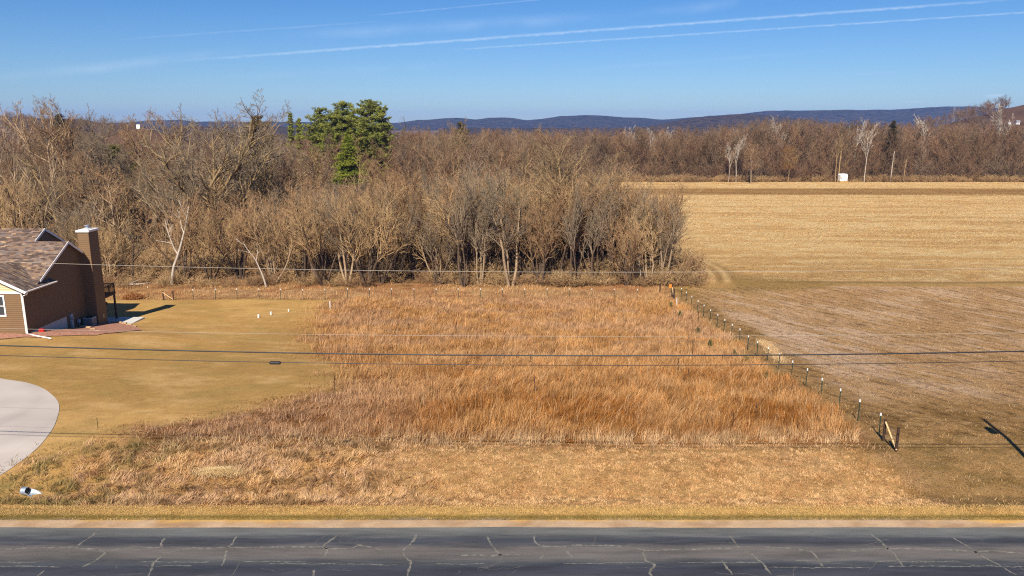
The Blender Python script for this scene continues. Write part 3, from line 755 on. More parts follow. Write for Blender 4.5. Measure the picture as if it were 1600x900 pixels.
def b_shrub(t, h):
    for k in range(26):
        a = t.r.uniform(0, 6.28); tl = R(t.r.uniform(5, 55)); rr = t.r.uniform(0, h * .35)
        o = opts(levels=3, solid=0, seg=[4, 3, 2], kids=[6, 5], start=[.15, .1], ang=[(18, 45), (20, 50)], len=[.45, .5], rad=[.5, .6], up=[.03, .04, .03], wob=[.14, .2, .22], rmin=.016, shape=lambda q: 1.1 - .5 * q)
        t.branch(Vector((math.cos(a) * rr, math.sin(a) * rr, 0)), Vector((math.cos(a) * math.sin(tl), math.sin(a) * math.sin(tl), math.cos(tl))), h * t.r.uniform(.5, .95), .025, 0, o)
def b_snag(t, h):
    """dead tree: pale trunk, a few broken limbs and hardly a twig"""
    o = opts(levels=3, solid=3, seg=[8, 5, 3], kids=[4, 3], start=[.4, .3], ang=[(25, 45), (25, 50)], len=[.42, .4], rad=[.5, .5], wob=[.09, .14, .2], up=[.02, .05, .03], rmin=.03)
    t.branch(Vector((0, 0, 0)), Vector((t.r.gauss(0, .08), 0, 1)), h, h * .018, 0, o)
def b_far(t, h):
    o = opts(levels=4, solid=1, seg=[6, 4, 3, 2], kids=[15, 8, 6], start=[.22, .15, .1], ang=[(25, 55), (22, 50), (22, 50)], len=[.42, .5, .56], rad=[.4, .45, .6], rmin=.022, up=[.02, .12, .10, .06],
             shape=lambda q: 1.2 - .7 * q)
    t.branch(Vector((0, 0, 0)), Vector((t.r.gauss(0, .05), t.r.gauss(0, .05), 1)), h * .94, h * .011, 0, o)
def b_sycamore(t, h):
    P = t.path(Vector((0, 0, 0)), Vector((t.r.gauss(0, .06), 0, 1)), h * .45, 5, .04, .01)
    t.tube(t.T, P, [h * .011 * (1 - .08 * i) for i in range(6)], 7)
    o = opts(levels=4, solid=3, seg=[6, 4, 3, 2], kids=[8, 6, 4], start=[.2, .2, .15], ang=[(20, 42), (20, 45), (25, 50)], len=[.42, .46, .5], rad=[.45, .5, .6], rmin=.03, up=[.05, .08, .06, .03], shape=lambda q: 1.1 - .6 * q)
    for k in range(4):
        a = t.r.uniform(0, 6.28); tl = R(t.r.uniform(6, 28))
        t.branch(P[-1 - (k % 2)], Vector((math.cos(a) * math.sin(tl), math.sin(a) * math.sin(tl), math.cos(tl))), h * t.r.uniform(.4, .56), h * .0055, 0, o)

THK = [Proto('thicket_tree', 100 + k, 12, b_thicket, ('grey', 'dark', 'dark', 'dark', 'grey', 'dark')[k], ('tan', 'twig', 'greyt', 'twig', 'greyt', 'tan')[k]) for k in range(6)]
FOR = [Proto('bare_tree', 200 + k, 19, b_forest, ('grey', 'dark', 'olive', 'grey')[k], ('twig', 'greyt', 'olivet', 'twig')[k]) for k in range(4)]
FRK = [Proto('bare_tree', 300 + k, 22, b_fork, ('olive', 'grey', 'dark', 'olive')[k], ('olivet', 'greyt', 'twig', 'olivet')[k]) for k in range(4)]
CRN = [Proto('bare_tree', 350 + k, 24, b_crown, ('olive', 'grey', 'olive')[k], ('greyt', 'twig', 'olivet')[k]) for k in range(3)]
SHR = [Proto('shrub', 400 + k, 3.2, b_shrub, 'dark', ('tan', 'twig', 'tan')[k]) for k in range(3)]
SNG = [Proto('dead_tree', 500 + k, 9, b_snag, 'white', 'white') for k in range(3)]
FAR = [Proto('woodland_tree', 600 + k, 20, b_far, ('fardark', 'fardark', 'fardark', 'dark', 'fardark')[k], ('farred', 'fartwig', 'fargrey', 'farred', 'fartwig')[k]) for k in range(5)]
SYC = [Proto('pale_tree', 700 + k, 20, b_sycamore, 'white', 'whitet') for k in range(3)]
print('trees built', [sum(len(m.vertices) for m in (p.tm, p.cm) if m) for p in THK + FOR + FRK + SHR + FAR + SYC])

rnd = random.Random(11)
NTREE = 0
def put(protos, px, Y, h, **k):
    global NTREE
    NTREE += 1
    x = xat(px, Y, hz(0, Y)); i = k.pop('i', None)
    p = protos[rnd.randrange(len(protos)) if i is None else i]
    return p.place(x, Y, h, k.pop('rz', rnd.uniform(0, 6.28)), **k)
def top(py, Y, base=None): return zrow(py, Y) - (hz(0, Y) if base is None else base)

# --- trees that stand out, one by one
put(CRN, 350, 137, top(160, 137), i=0, rz=.6, label='tall forking cottonwood tree with a broad bare crown, highest left of the pines', wide=1.1)
put(CRN, 398, 150, top(170, 150), i=0, rz=2.2, label='second tall bare tree just right of the broad forking cottonwood', wide=.8)
put(CRN, 92, 168, top(154, 168), i=1, rz=1.1, label='tall bare tree with a spreading crown against the sky at the far left', wide=.9)
put(CRN, 126, 176, top(163, 176), i=0, rz=4.0, label='slimmer bare tree touching the right side of the tall far left crown', wide=.75)
put(CRN, 172, 152, top(190, 152), i=0, rz=3.0, label='crooked dark forked tree between the two tall crowns on the left', bt='dark', wide=.8)
put(CRN, 243, 178, top(174, 178), i=1, rz=.3, label='bare tree with thin dark crown in front of the bluish ridge')
put(FRK, 22, 190, top(158, 190), i=1, rz=2.7, label='pale thin bare tree at the left edge of the picture', bc='whitet', bt='grey', wide=.7)
put(CRN, 868, 122, top(206, 122), i=2, rz=5.2, label='tall maple with straight grey trunk and fan of limbs in the middle of the thicket', bt='olive', bc='olivet', wide=.95)
put(CRN, 715, 218, top(190, 218), i=2, rz=1.9, label='olive tinted oval tree rising above the thicket right of the pines', bt='olive', bc='olivet', wide=.8)
put(FOR, 616, 262, top(170, 262), i=1, rz=.9, label='small bare tree against the sky beside the right hand pine')
put(FOR, 812, 140, top(215, 140), i=2, rz=.9, label='bare tree with many upright branches left of the tall maple', wide=.8)
put(SNG, 268, 114.5, 13.2, i=0, rz=2.4, label='silvery dead tree with two curved broken limbs at the wood edge behind the lawn', wide=1.15)
put(SNG, 416, 113, 7.6, i=1, rz=.4, label='short white broken snag leaning at the wood edge', wide=1.2)
put(SNG, 1000, 114, 8, i=2, rz=.4, label='thin pale dead stem at the right end of the thicket', wide=.8)
for (px, Y, py, i, rz, lb) in ((988, 362, 196, 0, .3, 'white barked tree with bright crown, leftmost of the pale trees in the far wood'),
                          (1017, 368, 200, 1, 1.3, 'slender white barked tree second from left in the far wood'),
                          (1031, 370, 198, 2, 2.0, 'slender white barked tree third from left in the far wood'),
                          (1150, 330, 209, 2, .8, 'spreading bone white tree standing alone before the far wood'),
                          (1138, 329, 220, 1, 3.2, 'thin white tree at the left side of the spreading bone white tree'),
                          (1333, 352, 184, 0, 4.4, 'pale tree with light crown above the white hunting blind'),
                          (1350, 331, 190, 1, 5.1, 'tall thin tree with patchy pale trunk right of the white hunting blind'),
                          (1438, 352, 178, 2, 3.9, 'bright white tree with forked trunk high in the far wood'),
                          (1305, 330, 206, 0, 2.9, 'light barked forked tree just left of the white hunting blind'),
                          (1212, 356, 180, 1, 2.9, 'pale crowned tree near the left end of the right hand wood'),
                          (1554, 380, 162, 0, 1.7, 'large pale crowned tree below the hillside fields')):
    put(SYC, px, Y, top(py, Y), i=i, rz=rz, label=lb, wide=.72 if px in (1017, 1031, 1138, 1350) else .9,
        bt='olive' if px == 1305 else None, bc='olivet' if px == 1305 else None)
def stump_pole(px, Y, py, r0, lean, label, bark='white'):
    x = xat(px, Y, hz(0, Y)); h = top(py, Y)
    root = empty('dead_tree', (x, Y, hz(x, Y) - .1), 0, label, 'tree')
    m = MB(); m.tube([(0, 0, 0), (lean * .3, 0, h * .33), (lean * .4, .1, h * .66), (lean, 0, h)], [r0, r0 * .8, r0 * .7, r0 * .35], 7)
    m.tube([(lean * .35, 0, h * .6), (lean * .35 + .5, .1, h * .72), (lean * .35 + .7, .1, h * .8)], [r0 * .35, r0 * .25, r0 * .1], 5)
    m.build('trunk', BARK[bark], root, smooth=True)
stump_pole(1173, 329, 243, .3, -.7, 'bare white pole of a dead trunk right of the bone white tree')
stump_pole(1391, 330, 236, .26, .5, 'straight pale dead trunk without crown, between two darker trees in the far wood')
stump_pole(1411, 330, 248, .2, .6, 'yellowish dead trunk right of the straight pale one in the far wood', 'olive')
stump_pole(1309, 330.5, 232, .28, .5, 'reddish brown broken trunk directly beside the hunting blind', 'olive')

# --- the thicket behind the grass field
G1 = 'leafless trees of the thicket behind the grass field'
def thick_h(px, Y):
    t_ = np.interp(px, [190, 300, 430, 470, 560, 700, 800, 900, 1000, 1060, 1085], [300, 300, 290, 274, 264, 256, 258, 262, 268, 276, 296])
    return top(t_ + rnd.uniform(-6, 22), Y)
spots = []
def clear(x, y, d):
    for (a, b) in spots:
        if (a - x) ** 2 + (b - y) ** 2 < d * d: return False
    spots.append((x, y)); return True
cnt = 0; tries = 0
while cnt < 104 and tries < 5000:
    tries += 1
    px = rnd.uniform(425, 1040); Y = 112.5 + (rnd.random() ** 1.5) * 40 + (0 if px > 480 else 3)
    if px > 960 and Y > 135: continue
    x = xat(px, Y, -5)
    if not clear(x, Y, 2.6): continue
    edge_f = rnd.uniform(.82, 1.06) if px < 1000 else .92
    front = Y < 117
    o = put(THK + (FOR[:2] if not front else []), px, Y, thick_h(px, Y) * edge_f * (rnd.uniform(.8, 1) if front else 1), group=G1, wide=rnd.uniform(.68, 1.18),
            label='many stemmed tree ' + ('in front' if front else 'in the middle' if Y < 132 else 'at the back') + ' of the thicket, ' +
            ('behind the corner of the lawn' if px < 560 else 'left of the view centre' if px < 700 else 'left of the tall maple' if px < 868 else 'right of the tall maple' if px < 980 else 'at its right end'))
    cnt += 1
cnt = 0
while cnt < 22:
    px = rnd.uniform(862, 1048); Y = rnd.uniform(116, 134); x = xat(px, Y, -5)
    if not clear(x, Y, 1.6): continue
    put(THK, px, Y, top(np.interp(px, [860, 960, 1020, 1050], [262, 270, 284, 300]) + rnd.uniform(-4, 14), Y), group=G1, wide=rnd.uniform(.8, 1.1),
        label='many stemmed tree filling the thicket between tall maple and field corner')
    cnt += 1
# --- the left hand wood
G2 = 'bare trees of the left hand wood'
cnt = 0; tries = 0
while cnt < 90 and tries < 5000:
    tries += 1
    Y = 116 + (rnd.random() ** 1.2) * 95; px = rnd.uniform(-60, 450)
    x = xat(px, Y, -5)
    if not clear(x, Y, 3.6): continue
    tp = np.interp(px, [-60, 60, 200, 300, 450], [222, 222, 242, 232, 236]) + rnd.uniform(-6, 60)
    if Y < 132: tp += 45
    h = top(tp, Y)
    put(FOR + FRK if Y > 128 else THK + FOR[:2], px, Y, max(8, h), group=G2, wide=rnd.uniform(.85, 1.15), 
        label='bare tree ' + ('in front of' if Y < 132 else 'deep inside') + ' the left hand wood, ' + ('behind the house' if px < 170 else 'between the house and the tall cottonwood' if px < 320 else 'right of the tall cottonwood'))
    cnt += 1
# --- front row of the far wood across the stubble
G3 = 'bare trees along the front of the far wood'
cnt = 0; tries = 0
while cnt < 44 and tries < 3000:
    tries += 1
    px = rnd.uniform(1070, 1640); Y = rnd.uniform(333, 342); x = xat(px, Y, -5)
    if not clear(x, Y, 4): continue
    put(FAR, px, Y, top(rnd.uniform(208, 232), Y), group=G3, wide=rnd.uniform(.9, 1.2), 
        label='bare tree fronting the far wood, ' + ('left of the bone white tree' if px < 1150 else 'between bone white tree and hunting blind' if px < 1316 else 'right of the hunting blind'))
    cnt += 1

# --- woods that read as one mass
def instanced(name, protos, pts, heights, widths, kind='stuff'):
    """one object: a point for every plant, each carrying one of the plant forms"""
    me = bpy.data.meshes.new(name); me.from_pydata([tuple(p) for p in pts], [], [])
    o = obj(name, me); tag(o, kind=kind)
    src = bpy.data.collections.new(name + '_forms')
    hs = []
    for i, p in enumerate(protos):
        parts = [m for m in (p.tm, p.cm) if m]
        vs = []; fs = []; mi = []; off = 0
        joined = bpy.data.meshes.new('%s_form_%02d' % (name, i))
        V = np.concatenate([np.array([v.co[:] for v in m.vertices]) for m in parts]); F = []
        for k, m in enumerate(parts):
            arr = np.empty(len(m.polygons) * 4, np.int32); m.loops.foreach_get('vertex_index', arr); F.append(arr.reshape(-1, 4) + off); mi += [k] * len(m.polygons); off += len(m.vertices)
        joined = mesh_np('%s_form_%02d' % (name, i), V, None, np.concatenate(F), [m.materials[0] for m in parts], smooth=True)
        joined.polygons.foreach_set('material_index', np.array(mi, np.int32))
        src.objects.link(bpy.data.objects.new('%s_form_%02d' % (name, i), joined)); hs.append(p.h)
    idx = rng.integers(0, len(protos), len(pts))
    sc = np.array([heights[i] / hs[idx[i]] for i in range(len(pts))])
    at_ = me.attributes.new('pick', 'INT', 'POINT'); at_.data.foreach_set('value', idx.astype(np.int32))
    S = np.stack([sc * widths, sc * widths, sc], -1).astype(np.float32)
    at_ = me.attributes.new('size', 'FLOAT_VECTOR', 'POINT'); at_.data.foreach_set('vector', S.ravel())
    Rt = np.zeros((len(pts), 3), np.float32); Rt[:, 2] = rng.uniform(0, 6.28, len(pts)); Rt[:, 0] = rng.normal(0, .04, len(pts))
    at_ = me.attributes.new('turn', 'FLOAT_VECTOR', 'POINT'); at_.data.foreach_set('vector', Rt.ravel())
    g = bpy.data.node_groups.new(name + '_scatter', 'GeometryNodeTree')
    g.interface.new_socket('Geometry', in_out='INPUT', socket_type='NodeSocketGeometry')
    g.interface.new_socket('Geometry', in_out='OUTPUT', socket_type='NodeSocketGeometry')
    gi, go = g.nodes.new('NodeGroupInput'), g.nodes.new('NodeGroupOutput')
    ip = g.nodes.new('GeometryNodeInstanceOnPoints'); ci = g.nodes.new('GeometryNodeCollectionInfo')
    ci.inputs['Collection'].default_value = src; ci.inputs['Separate Children'].default_value = True; ci.inputs['Reset Children'].default_value = True
    ip.inputs['Pick Instance'].default_value = True
    def na(nm, ty):
        a = g.nodes.new('GeometryNodeInputNamedAttribute'); a.data_type = ty; a.inputs['Name'].default_value = nm
        return [s_ for s_ in a.outputs if s_.enabled and s_.name == 'Attribute'][0]
    g.links.new(gi.outputs[0], ip.inputs['Points']); g.links.new(ci.outputs[0], ip.inputs['Instance'])
    g.links.new(na('pick', 'INT'), ip.inputs['Instance Index']); g.links.new(na('size', 'FLOAT_VECTOR'), ip.inputs['Scale'])
    e2r = g.nodes.new('FunctionNodeEulerToRotation'); g.links.new(na('turn', 'FLOAT_VECTOR'), e2r.inputs[0]); g.links.new(e2r.outputs[0], ip.inputs['Rotation'])
    g.links.new(ip.outputs[0], go.inputs[0])
    md = o.modifiers.new('scatter', 'NODES'); md.node_group = g
    return o
def scatter(n, x0, x1, y0, y1, keep, hfun, seed):
    r_ = np.random.default_rng(seed); P, H = [], []
    while len(P) < n:
        y = y0 + (y1 - y0) * r_.random(); x = r_.uniform(x0, x1)
        if abs(x) > y * .78 + 12 or not keep(x, y, r_): 
            n -= .2; continue
        P.append((x, y, hz(x, y) - .15)); H.append(hfun(x, y, r_))
    return P, H, r_.uniform(.9, 1.3, len(P))
def px_of(x, y, z=-5.0):
    zc = y * math.cos(R(PITCH)) + (CAM_H - z) * math.sin(R(PITCH)); return 800 + x / zc * FPX
wx = lambda y: np.interp(y, [110, 125, 165, 200, 290, 330], [25, 27, 30, 16, -22, -60])
# middle distance: everything behind the thicket and the left wood, up to the field
def keep_mid(x, y, r_):
    p = px_of(x, y)
    if 470 < p < 590 and y < 196: return False
    if y < 215 and p < 450: return r_.random() < .55
    if y < 160: return False
    return x < wx(y) - 4 or y > 338
def h_mid(x, y, r_):
    p = px_of(x, y); tp = np.interp(p, [-100, 100, 250, 450, 560, 700, 860, 1000, 1100], [200, 204, 226, 218, 206, 202, 206, 206, 205]) + r_.uniform(-5, 34)
    return max(9, min(24, top(tp, y)))
P, H, Wd = scatter(760, -290, 60, 150, 345, keep_mid, h_mid, 5)
instanced('woods', FAR, P, H, Wd)
def h_far(x, y, r_):
    p = px_of(x, y); tp = np.interp(p, [500, 900, 1000, 1100, 1200, 1300, 1400, 1480, 1540, 1640], [206, 203, 202, 200, 188, 191, 196, 196, 196, 192]) + r_.uniform(-6, 14)
    return max(8, min(29, top(tp, y)))
P, H, Wd = scatter(1050, -150, 310, 340, 412, lambda x, y, r_: px_of(x, y) > 480 , h_far, 6)
instanced('woods', FAR, P, H, Wd)
# woods on the low hill at the right and on the plain before the ridges
def keep_hill(x, y, r_):
    p = px_of(x, y, 5)
    if 224 < p < 270 and y > 430: return False
    if 1572 < p < 1600 and y > 690: return False
    if y < 560: return fbm(x / 60, y / 60, 77, 2) > .40
    return fbm(np.array(x / 130.), np.array(y / 90.), 52, 3) < .60 and not (math.exp(-(((x - 640) / 110) ** 2 + ((y - 745) / 60) ** 2)) > .42)
P, H, Wd = scatter(2600, -720, 780, 400, 980, keep_hill, lambda x, y, r_: r_.uniform(12, 18), 7)
instanced('woods', FAR[:3], P, H, np.array(Wd) * 1.35)
# undergrowth in the woods
def keep_u(x, y, r_): return x < wx(y) + 1.5 and fbm(x / 7, y / 7, 81, 2) > .36
P, H, Wd = scatter(1500, -110, 32, 112.5, 165, keep_u, lambda x, y, r_: r_.uniform(1.2, 3.8) * (.62 if y < 118 else 1), 8)
instanced('undergrowth', SHR, P, H, np.array(Wd) * 1.2)
P, H, Wd = scatter(420, -20, 285, 331, 338, lambda x, y, r_: x > wx(y) - 60 and abs(px_of(x, y) - 1316) > 12, lambda x, y, r_: r_.uniform(1.0, 3.6), 9)
instanced('undergrowth', SHR, P, H, np.array(Wd) * 1.4)
P, H, Wd = scatter(900, -60, 285, 337, 366, lambda x, y, r_: x > wx(y) - 60, lambda x, y, r_: r_.uniform(4, 10), 19)
FSH = [Proto('shrub', 450 + k, 5, b_shrub, 'dark', ('fartwig', 'fargrey', 'farred')[k]) for k in range(3)]
instanced('undergrowth', FSH, P, H, np.array(Wd) * .9)
P, H, Wd = scatter(420, -6, 29, 112.8, 127, lambda x, y, r_: True, lambda x, y, r_: r_.uniform(.9, 2.2) if y < 118 else r_.uniform(2, 3.8), 29)
instanced('undergrowth', SHR, P, H, np.array(Wd) * 1.3)
print('individual trees', NTREE)

# ------------------------------------------------------------------ evergreens
def leafy(pts, size, n_per, seed, flat=.35):
    """tufts of narrow needle faces round the given points"""
    r_ = np.random.default_rng(seed); pts = np.asarray(pts, float)
    P = np.repeat(pts, n_per, 0); n = len(P)
    P = P + r_.normal(0, size * .35, (n, 3)) * np.array([1, 1, flat * 1.6])
    d = r_.normal(0, 1, (n, 3)); d[:, 2] = np.abs(d[:, 2]) * .8 + .15; d /= np.linalg.norm(d, axis=1)[:, None]
    s = np.cross(d, r_.normal(0, 1, (n, 3))); s /= np.linalg.norm(s, axis=1)[:, None]
    L_ = size * r_.uniform(.5, 1.1, n)[:, None]; w = L_ * .28
    V = np.stack([P - s * w * .5, P + s * w * .5, P + d * L_], 1).reshape(-1, 3)
    F = np.arange(n * 3).reshape(-1, 3)
    return V, F, n
NEEDLE = mat_attr('needles', trans=.15, rough=.7)
NEEDLE_BARK = BARK['dark']
def conifer(px, Y, top_y, width, label, seed, base_frac=.25, form='pine', green=(.185, .215, .05), name='pine_tree', group=None):
    r_ = np.random.default_rng(seed); zb = hz(0, Y); h = top(top_y, Y); x = xat(px, Y, zb + h * .7)
    root = empty(name, (x, Y, hz(x, Y) - .1), 0, label, 'tree', group)
    m = MB(); m.tube([(0, 0, 0), (.1, 0, h * .4), (0, .1, h * .75), (0, 0, h * .97)], [h * .016, h * .012, h * .007, .03], 8)
    pts = []
    nl = int(h * (1.5 if form == 'pine' else 2.2))
    for k in range(nl):
        t = base_frac + (1 - base_frac) * (k + r_.random() * .8) / nl; z = h * t
        if form == 'pine': rad = width * .5 * (.92 + .3 * math.sin(z * 2.1 + seed)) * (1 - ((t - .62) / .46) ** 2 if t > .62 else .55 + .45 * (t - base_frac) / (.62 - base_frac)) * r_.uniform(.7, 1.1)
        else: rad = width * .5 * (1 - (t - base_frac) / (1 - base_frac)) ** .8 * r_.uniform(.8, 1.1) + .3
        rad = max(rad, .5); nb = r_.integers(3, 6)
        for b in range(nb):
            a = r_.uniform(0, 6.28); rr = rad * r_.uniform(.75, 1.1); rise = rr * (.35 if form == 'pine' else -.05)
            p0 = Vector((0, 0, z)); p1 = Vector((math.cos(a) * rr, math.sin(a) * rr, z + rise))
            m.tube([p0, p0.lerp(p1, .5) + Vector((0, 0, -.1)), p1], [.09, .05, .02], 4)
            q = max(3, int(rr * 3.2))
            for j in range(q):
                f = .3 + .7 * (j + r_.random()) / q; sp = .12 + rr * .13
                pts.append((p1.x * f + r_.normal(0, sp), p1.y * f + r_.normal(0, sp), z + rise * f + r_.normal(0, .15) + .15))
    m.build('trunk', NEEDLE_BARK, root, smooth=True)
    V, F, n = leafy(pts, .55 if form == 'pine' else .45, 26, seed + 1)
    g = np.array(green); tone = np.repeat(r_.uniform(.5, 1.45, len(pts)), 26)[:, None] * r_.uniform(.8, 1.2, (n, 1))
    warm = np.repeat(r_.uniform(0, 1, len(pts)), 26)[:, None]
    col = g * tone * (1 + warm * np.array([.35, .15, -.1])); col = np.repeat(col, 3, 0)
    obj('crown', mesh_np('crown', V, F, None, [NEEDLE], col), root)
    return root
conifer(576, 236, 157, 14, 'tallest pine with broad rounded dark green top at the right of the group', 901, .25)
conifer(538, 240, 159, 11, 'tall dark green pine second from the right in the group', 902, .3)
conifer(598, 232, 168, 8, 'green pine at the right end of the group with lower top', 903, .25)
conifer(500, 238, 172, 11, 'dark green pine at the left end of the group', 904, .28)
conifer(522, 230, 180, 9, 'lower green pine standing in front of the group', 909, .28)
conifer(550, 243, 176, 8, 'pine filling the middle of the group between the two tall tops', 910, .28)
conifer(455, 290, 178, 3.4, 'small dark pine left of the pine group', 905, .3)
conifer(468, 285, 186, 3, 'smallest dark pine directly left of the pine group', 906, .3)
conifer(545, 188, 209, 8.5, 'bright green cone shaped spruce below the pines', 907, .46, 'spruce', (.17, .21, .03), 'spruce_tree')
conifer(404, 172, 184, 9, 'olive green cedar with ragged top right of the tall cottonwood', 908, .3, 'pine', (.17, .13, .06), 'cedar_tree')
conifer(180, 185, 230, 10, 'low olive green cedar behind the crooked dark tree', 911, .5, 'pine', (.16, .16, .05), 'cedar_tree')
conifer(96, 330, 181, 9, 'dark round evergreen on the skyline at the left', 912, .4, 'pine', (.05, .055, .025), 'pine_tree')
conifer(722, 300, 192, 6, 'dark olive evergreen behind the oval olive tree', 913, .3, 'pine', (.07, .065, .03), 'cedar_tree')
conifer(1394, 345, 190, 5, 'olive green evergreen poking out of the far wood right of the blind', 914, .3, 'pine', (.06, .055, .028), 'cedar_tree')
def leaf_tree(px, Y, top_y, width, col, label, seed):
    """small tree that kept its dry leaves"""
    r_ = np.random.default_rng(seed); h = top(top_y, Y); x = xat(px, Y, hz(0, Y) + h * .7)
    root = FOR[seed % 4].place(x, Y, h, 1.0, 'leafy_tree', label, wide=width)
    n = 900; a = r_.uniform(0, 6.28, n); rr = np.sqrt(r_.random(n)) * h * .22; z = h * (.35 + .6 * r_.random(n))
    rr = rr * np.clip(1.3 - np.abs(z / h - .6) * 2, .3, 1)
    cl = fbm(a * 2, z / 1.5, seed, 2) > .45
    pts = np.stack([np.cos(a) * rr, np.sin(a) * rr, z], -1)[cl]
    V, F, m_ = leafy(pts, .4, 6, seed, 1.0)
    V = V / root.scale[2]
    o = obj('dry_leaves', mesh_np('dry_leaves', V, F, None, [NEEDLE], np.array(col) * r_.uniform(.7, 1.25, (len(V), 1))), root)
leaf_tree(492, 176, 228, 1.1, (.36, .23, .12), 'small tree holding pale tan leaves left of the green spruce', 921)
leaf_tree(1234, 330, 225, 1.0, (.28, .15, .05), 'small tree with rusty orange leaves in the far wood', 922)
leaf_tree(1176, 322, 222, 1.0, (.28, .18, .10), 'brown leafed tree right of the bone white tree', 923)

# ------------------------------------------------------------------ grass
BLADE = mat_attr('dry_grass', trans=.30, rough=.8)
def blades(name, x, y, h, lx, ly, w, col, label=None, mid=.55, z0=None):
    n = len(x); z = height(x, y) if z0 is None else z0
    a = rng.uniform(0, np.pi, n); ux, uy = np.cos(a) * w * .5, np.sin(a) * w * .5
    B = np.stack([x, y, z - .02], -1); U = np.stack([ux, uy, np.zeros(n)], -1)
    Lv = np.stack([lx, ly, np.zeros(n)], -1)
    vert = np.sqrt(np.clip(h ** 2 - (lx ** 2 + ly ** 2) * .9, (.12 * h) ** 2, None))
    Mv = B + Lv * .34; Mv[:, 2] += vert * .62
    T = B + Lv; T[:, 2] += vert
    V = np.stack([B - U, B + U, Mv - U * .8, Mv + U * .8, T], 1).reshape(-1, 3)
    b = np.arange(n)[:, None] * 5
    F4 = b + np.array([0, 1, 3, 2]); F3 = b + np.array([2, 3, 4])
    me = mesh_np(name, V, F3, F4, [BLADE], np.repeat(col, 5, 0))
    o = obj(name, me); tag(o, kind='stuff'); return o
def pick(n, x0, x1, y0, y1, dens):
    x = rng.uniform(x0, x1, n); y = rng.uniform(y0, y1, n); k = rng.random(n) < dens(x, y); return x[k], y[k]
KB = .82
# tall prairie grass
def dens_tall(x, y):
    xl = XL(y); left = ss(x - xl + (fbm(x / 1.4, y / 1.0, 303, 3) - .5) * 5, -2.5, 4.5)
    fr = ss(y + (fbm(x / 1.1, y / 1.1, 92, 3) - .5) * 2.6, 43.9, 45.6); bk = 1 - ss(y, 101.8, 102.8)
    rg = 1 - ss(x - (FENCE_X - 1.0) + (fbm(y / 1.7, x * 0, 93, 2) - .5) * 2.6, -.3, .3)
    d = left * fr * bk * rg * (.12 + 1.1 * ss(fbm(x / .8, y / .8, 94, 3), .3, .62)) * np.interp(y, [44, 70, 103], [1, .8, .55])
    return d * np.where((x < -8) & (y < 57), .55 + .3 * ss(x, -20, -6), 1)
x, y = pick(560000, -27, 24, 44, 104, dens_tall)
sw = .55 * fbm(x / 3, y / 3, 95, 3) + .45 * noise(x / .55, y / .55, 195); sw2 = .55 * fbm(x / 3, y / 3, 96, 3) + .45 * noise(x / .55, y / .55, 196); cl = noise(x / .5, y / .5, 97) * .6 + fbm(x / 2, y / 2, 197) * .5
west = 1 - ss(x + (y - 50) * .0, -16, -2) * ss(y, 44, 47) ; west = np.clip(west * (1 - ss(y, 54, 64)), 0, 1)
hgt = (.45 + .75 * cl) * (1 - .45 * west) * rng.uniform(.6, 1.15, len(x)) * np.interp(y, [44, 46, 60, 103], [.75, 1.05, 1.0, .8])
ln = hgt * (.35 + .4 * sw2)
lx = ln * (.45 + (sw - .5) * 3.2) + rng.normal(0, .18, len(x)); ly = ln * (.1 + (sw2 - .5) * 3) + rng.normal(0, .13, len(x))
c1 = C(210, 158, 98); c2 = C(226, 180, 126); c3 = C(180, 120, 58); c4 = C(206, 166, 132)
t1 = ss(fbm(x / 3.4, y / 2.2, 98, 3), .4, .64); t2 = ss(fbm(x / 6, y / 2.6, 99, 3), .42, .6)
col = mixc(c1 * np.ones((len(x), 3)), c2, t1 * .6)
band = np.exp(-((y - 51) / 5.0) ** 2) + .65 * np.exp(-((y - 61) / 3.0) ** 2)
col = mixc(col, c3, np.clip(band * (.3 + .7 * t2) * ss(x, -14, -6) * 1.1, 0, .95))
col = mixc(col, c4, np.clip(t2 * .6 * ss(y, 62, 78) + west * .9, 0, 1))
col = mixc(col, C(238, 204, 156), np.exp(-((y - 45.2) / .8) ** 2) * .95)
dark = (rng.random(len(x)) < .10); col[dark] *= .55
lite = (rng.random(len(x)) < .08); col[lite] = C(236, 196, 146)
col = col * KB * rng.uniform(.6, 1.3, (len(x), 1)) * (.72 + .56 * noise(x / .45, y / .45, 198))[:, None]
tallst = rng.random(len(x)) < .012; hgt = np.where(tallst, hgt * 1.5, hgt); col[tallst] = C(232, 196, 150) * KB
blades('tall_grass', x, y, hgt, lx, ly, np.interp(y, [44, 103], [.022, .04]) * rng.uniform(.7, 1.3, len(x)), col)
# strip behind the back fence and the grass tongue at the wood's right corner
def dens_back(x, y):
    tongue = np.exp(-(((x - 27.5) / 3.4) ** 2 + ((y - 122) / 8) ** 2))
    base = ss(y, 102.6, 104) * (1 - ss(y, 112, 117)) * (1 - ss(x, 21, 24)) * (.05 + 1.0 * ss(fbm(x / 2, y / 1.6, 101, 3), .38, .6)) * ss(x, -62, -52)
    return np.clip(base + tongue * 1.3, 0, 1) * .75
x, y = pick(120000, -64, 33, 102, 134, dens_back)
hgt = rng.uniform(.2, .8, len(x)) * (.4 + .8 * fbm(x / 2, y / 2, 102, 2)); sw = fbm(x / 3, y / 3, 103, 2)
col = mixc(C(222, 178, 126) * np.ones((len(x), 3)), C(190, 134, 90), ss(fbm(x / 7, y / 4, 104, 3) + ss(x, 10, 26) * .25, .46, .70))
col = mixc(col, C(222, 184, 136), ss(fbm(x / 5, y / 2, 105, 3), .5, .7) * .7) * KB * rng.uniform(.7, 1.25, (len(x), 1))
blades('tall_grass', x, y, hgt, hgt * (.3 + (sw - .5) * 1.6), rng.normal(0, .18, len(x)), .045 * rng.uniform(.7, 1.3, len(x)), col)
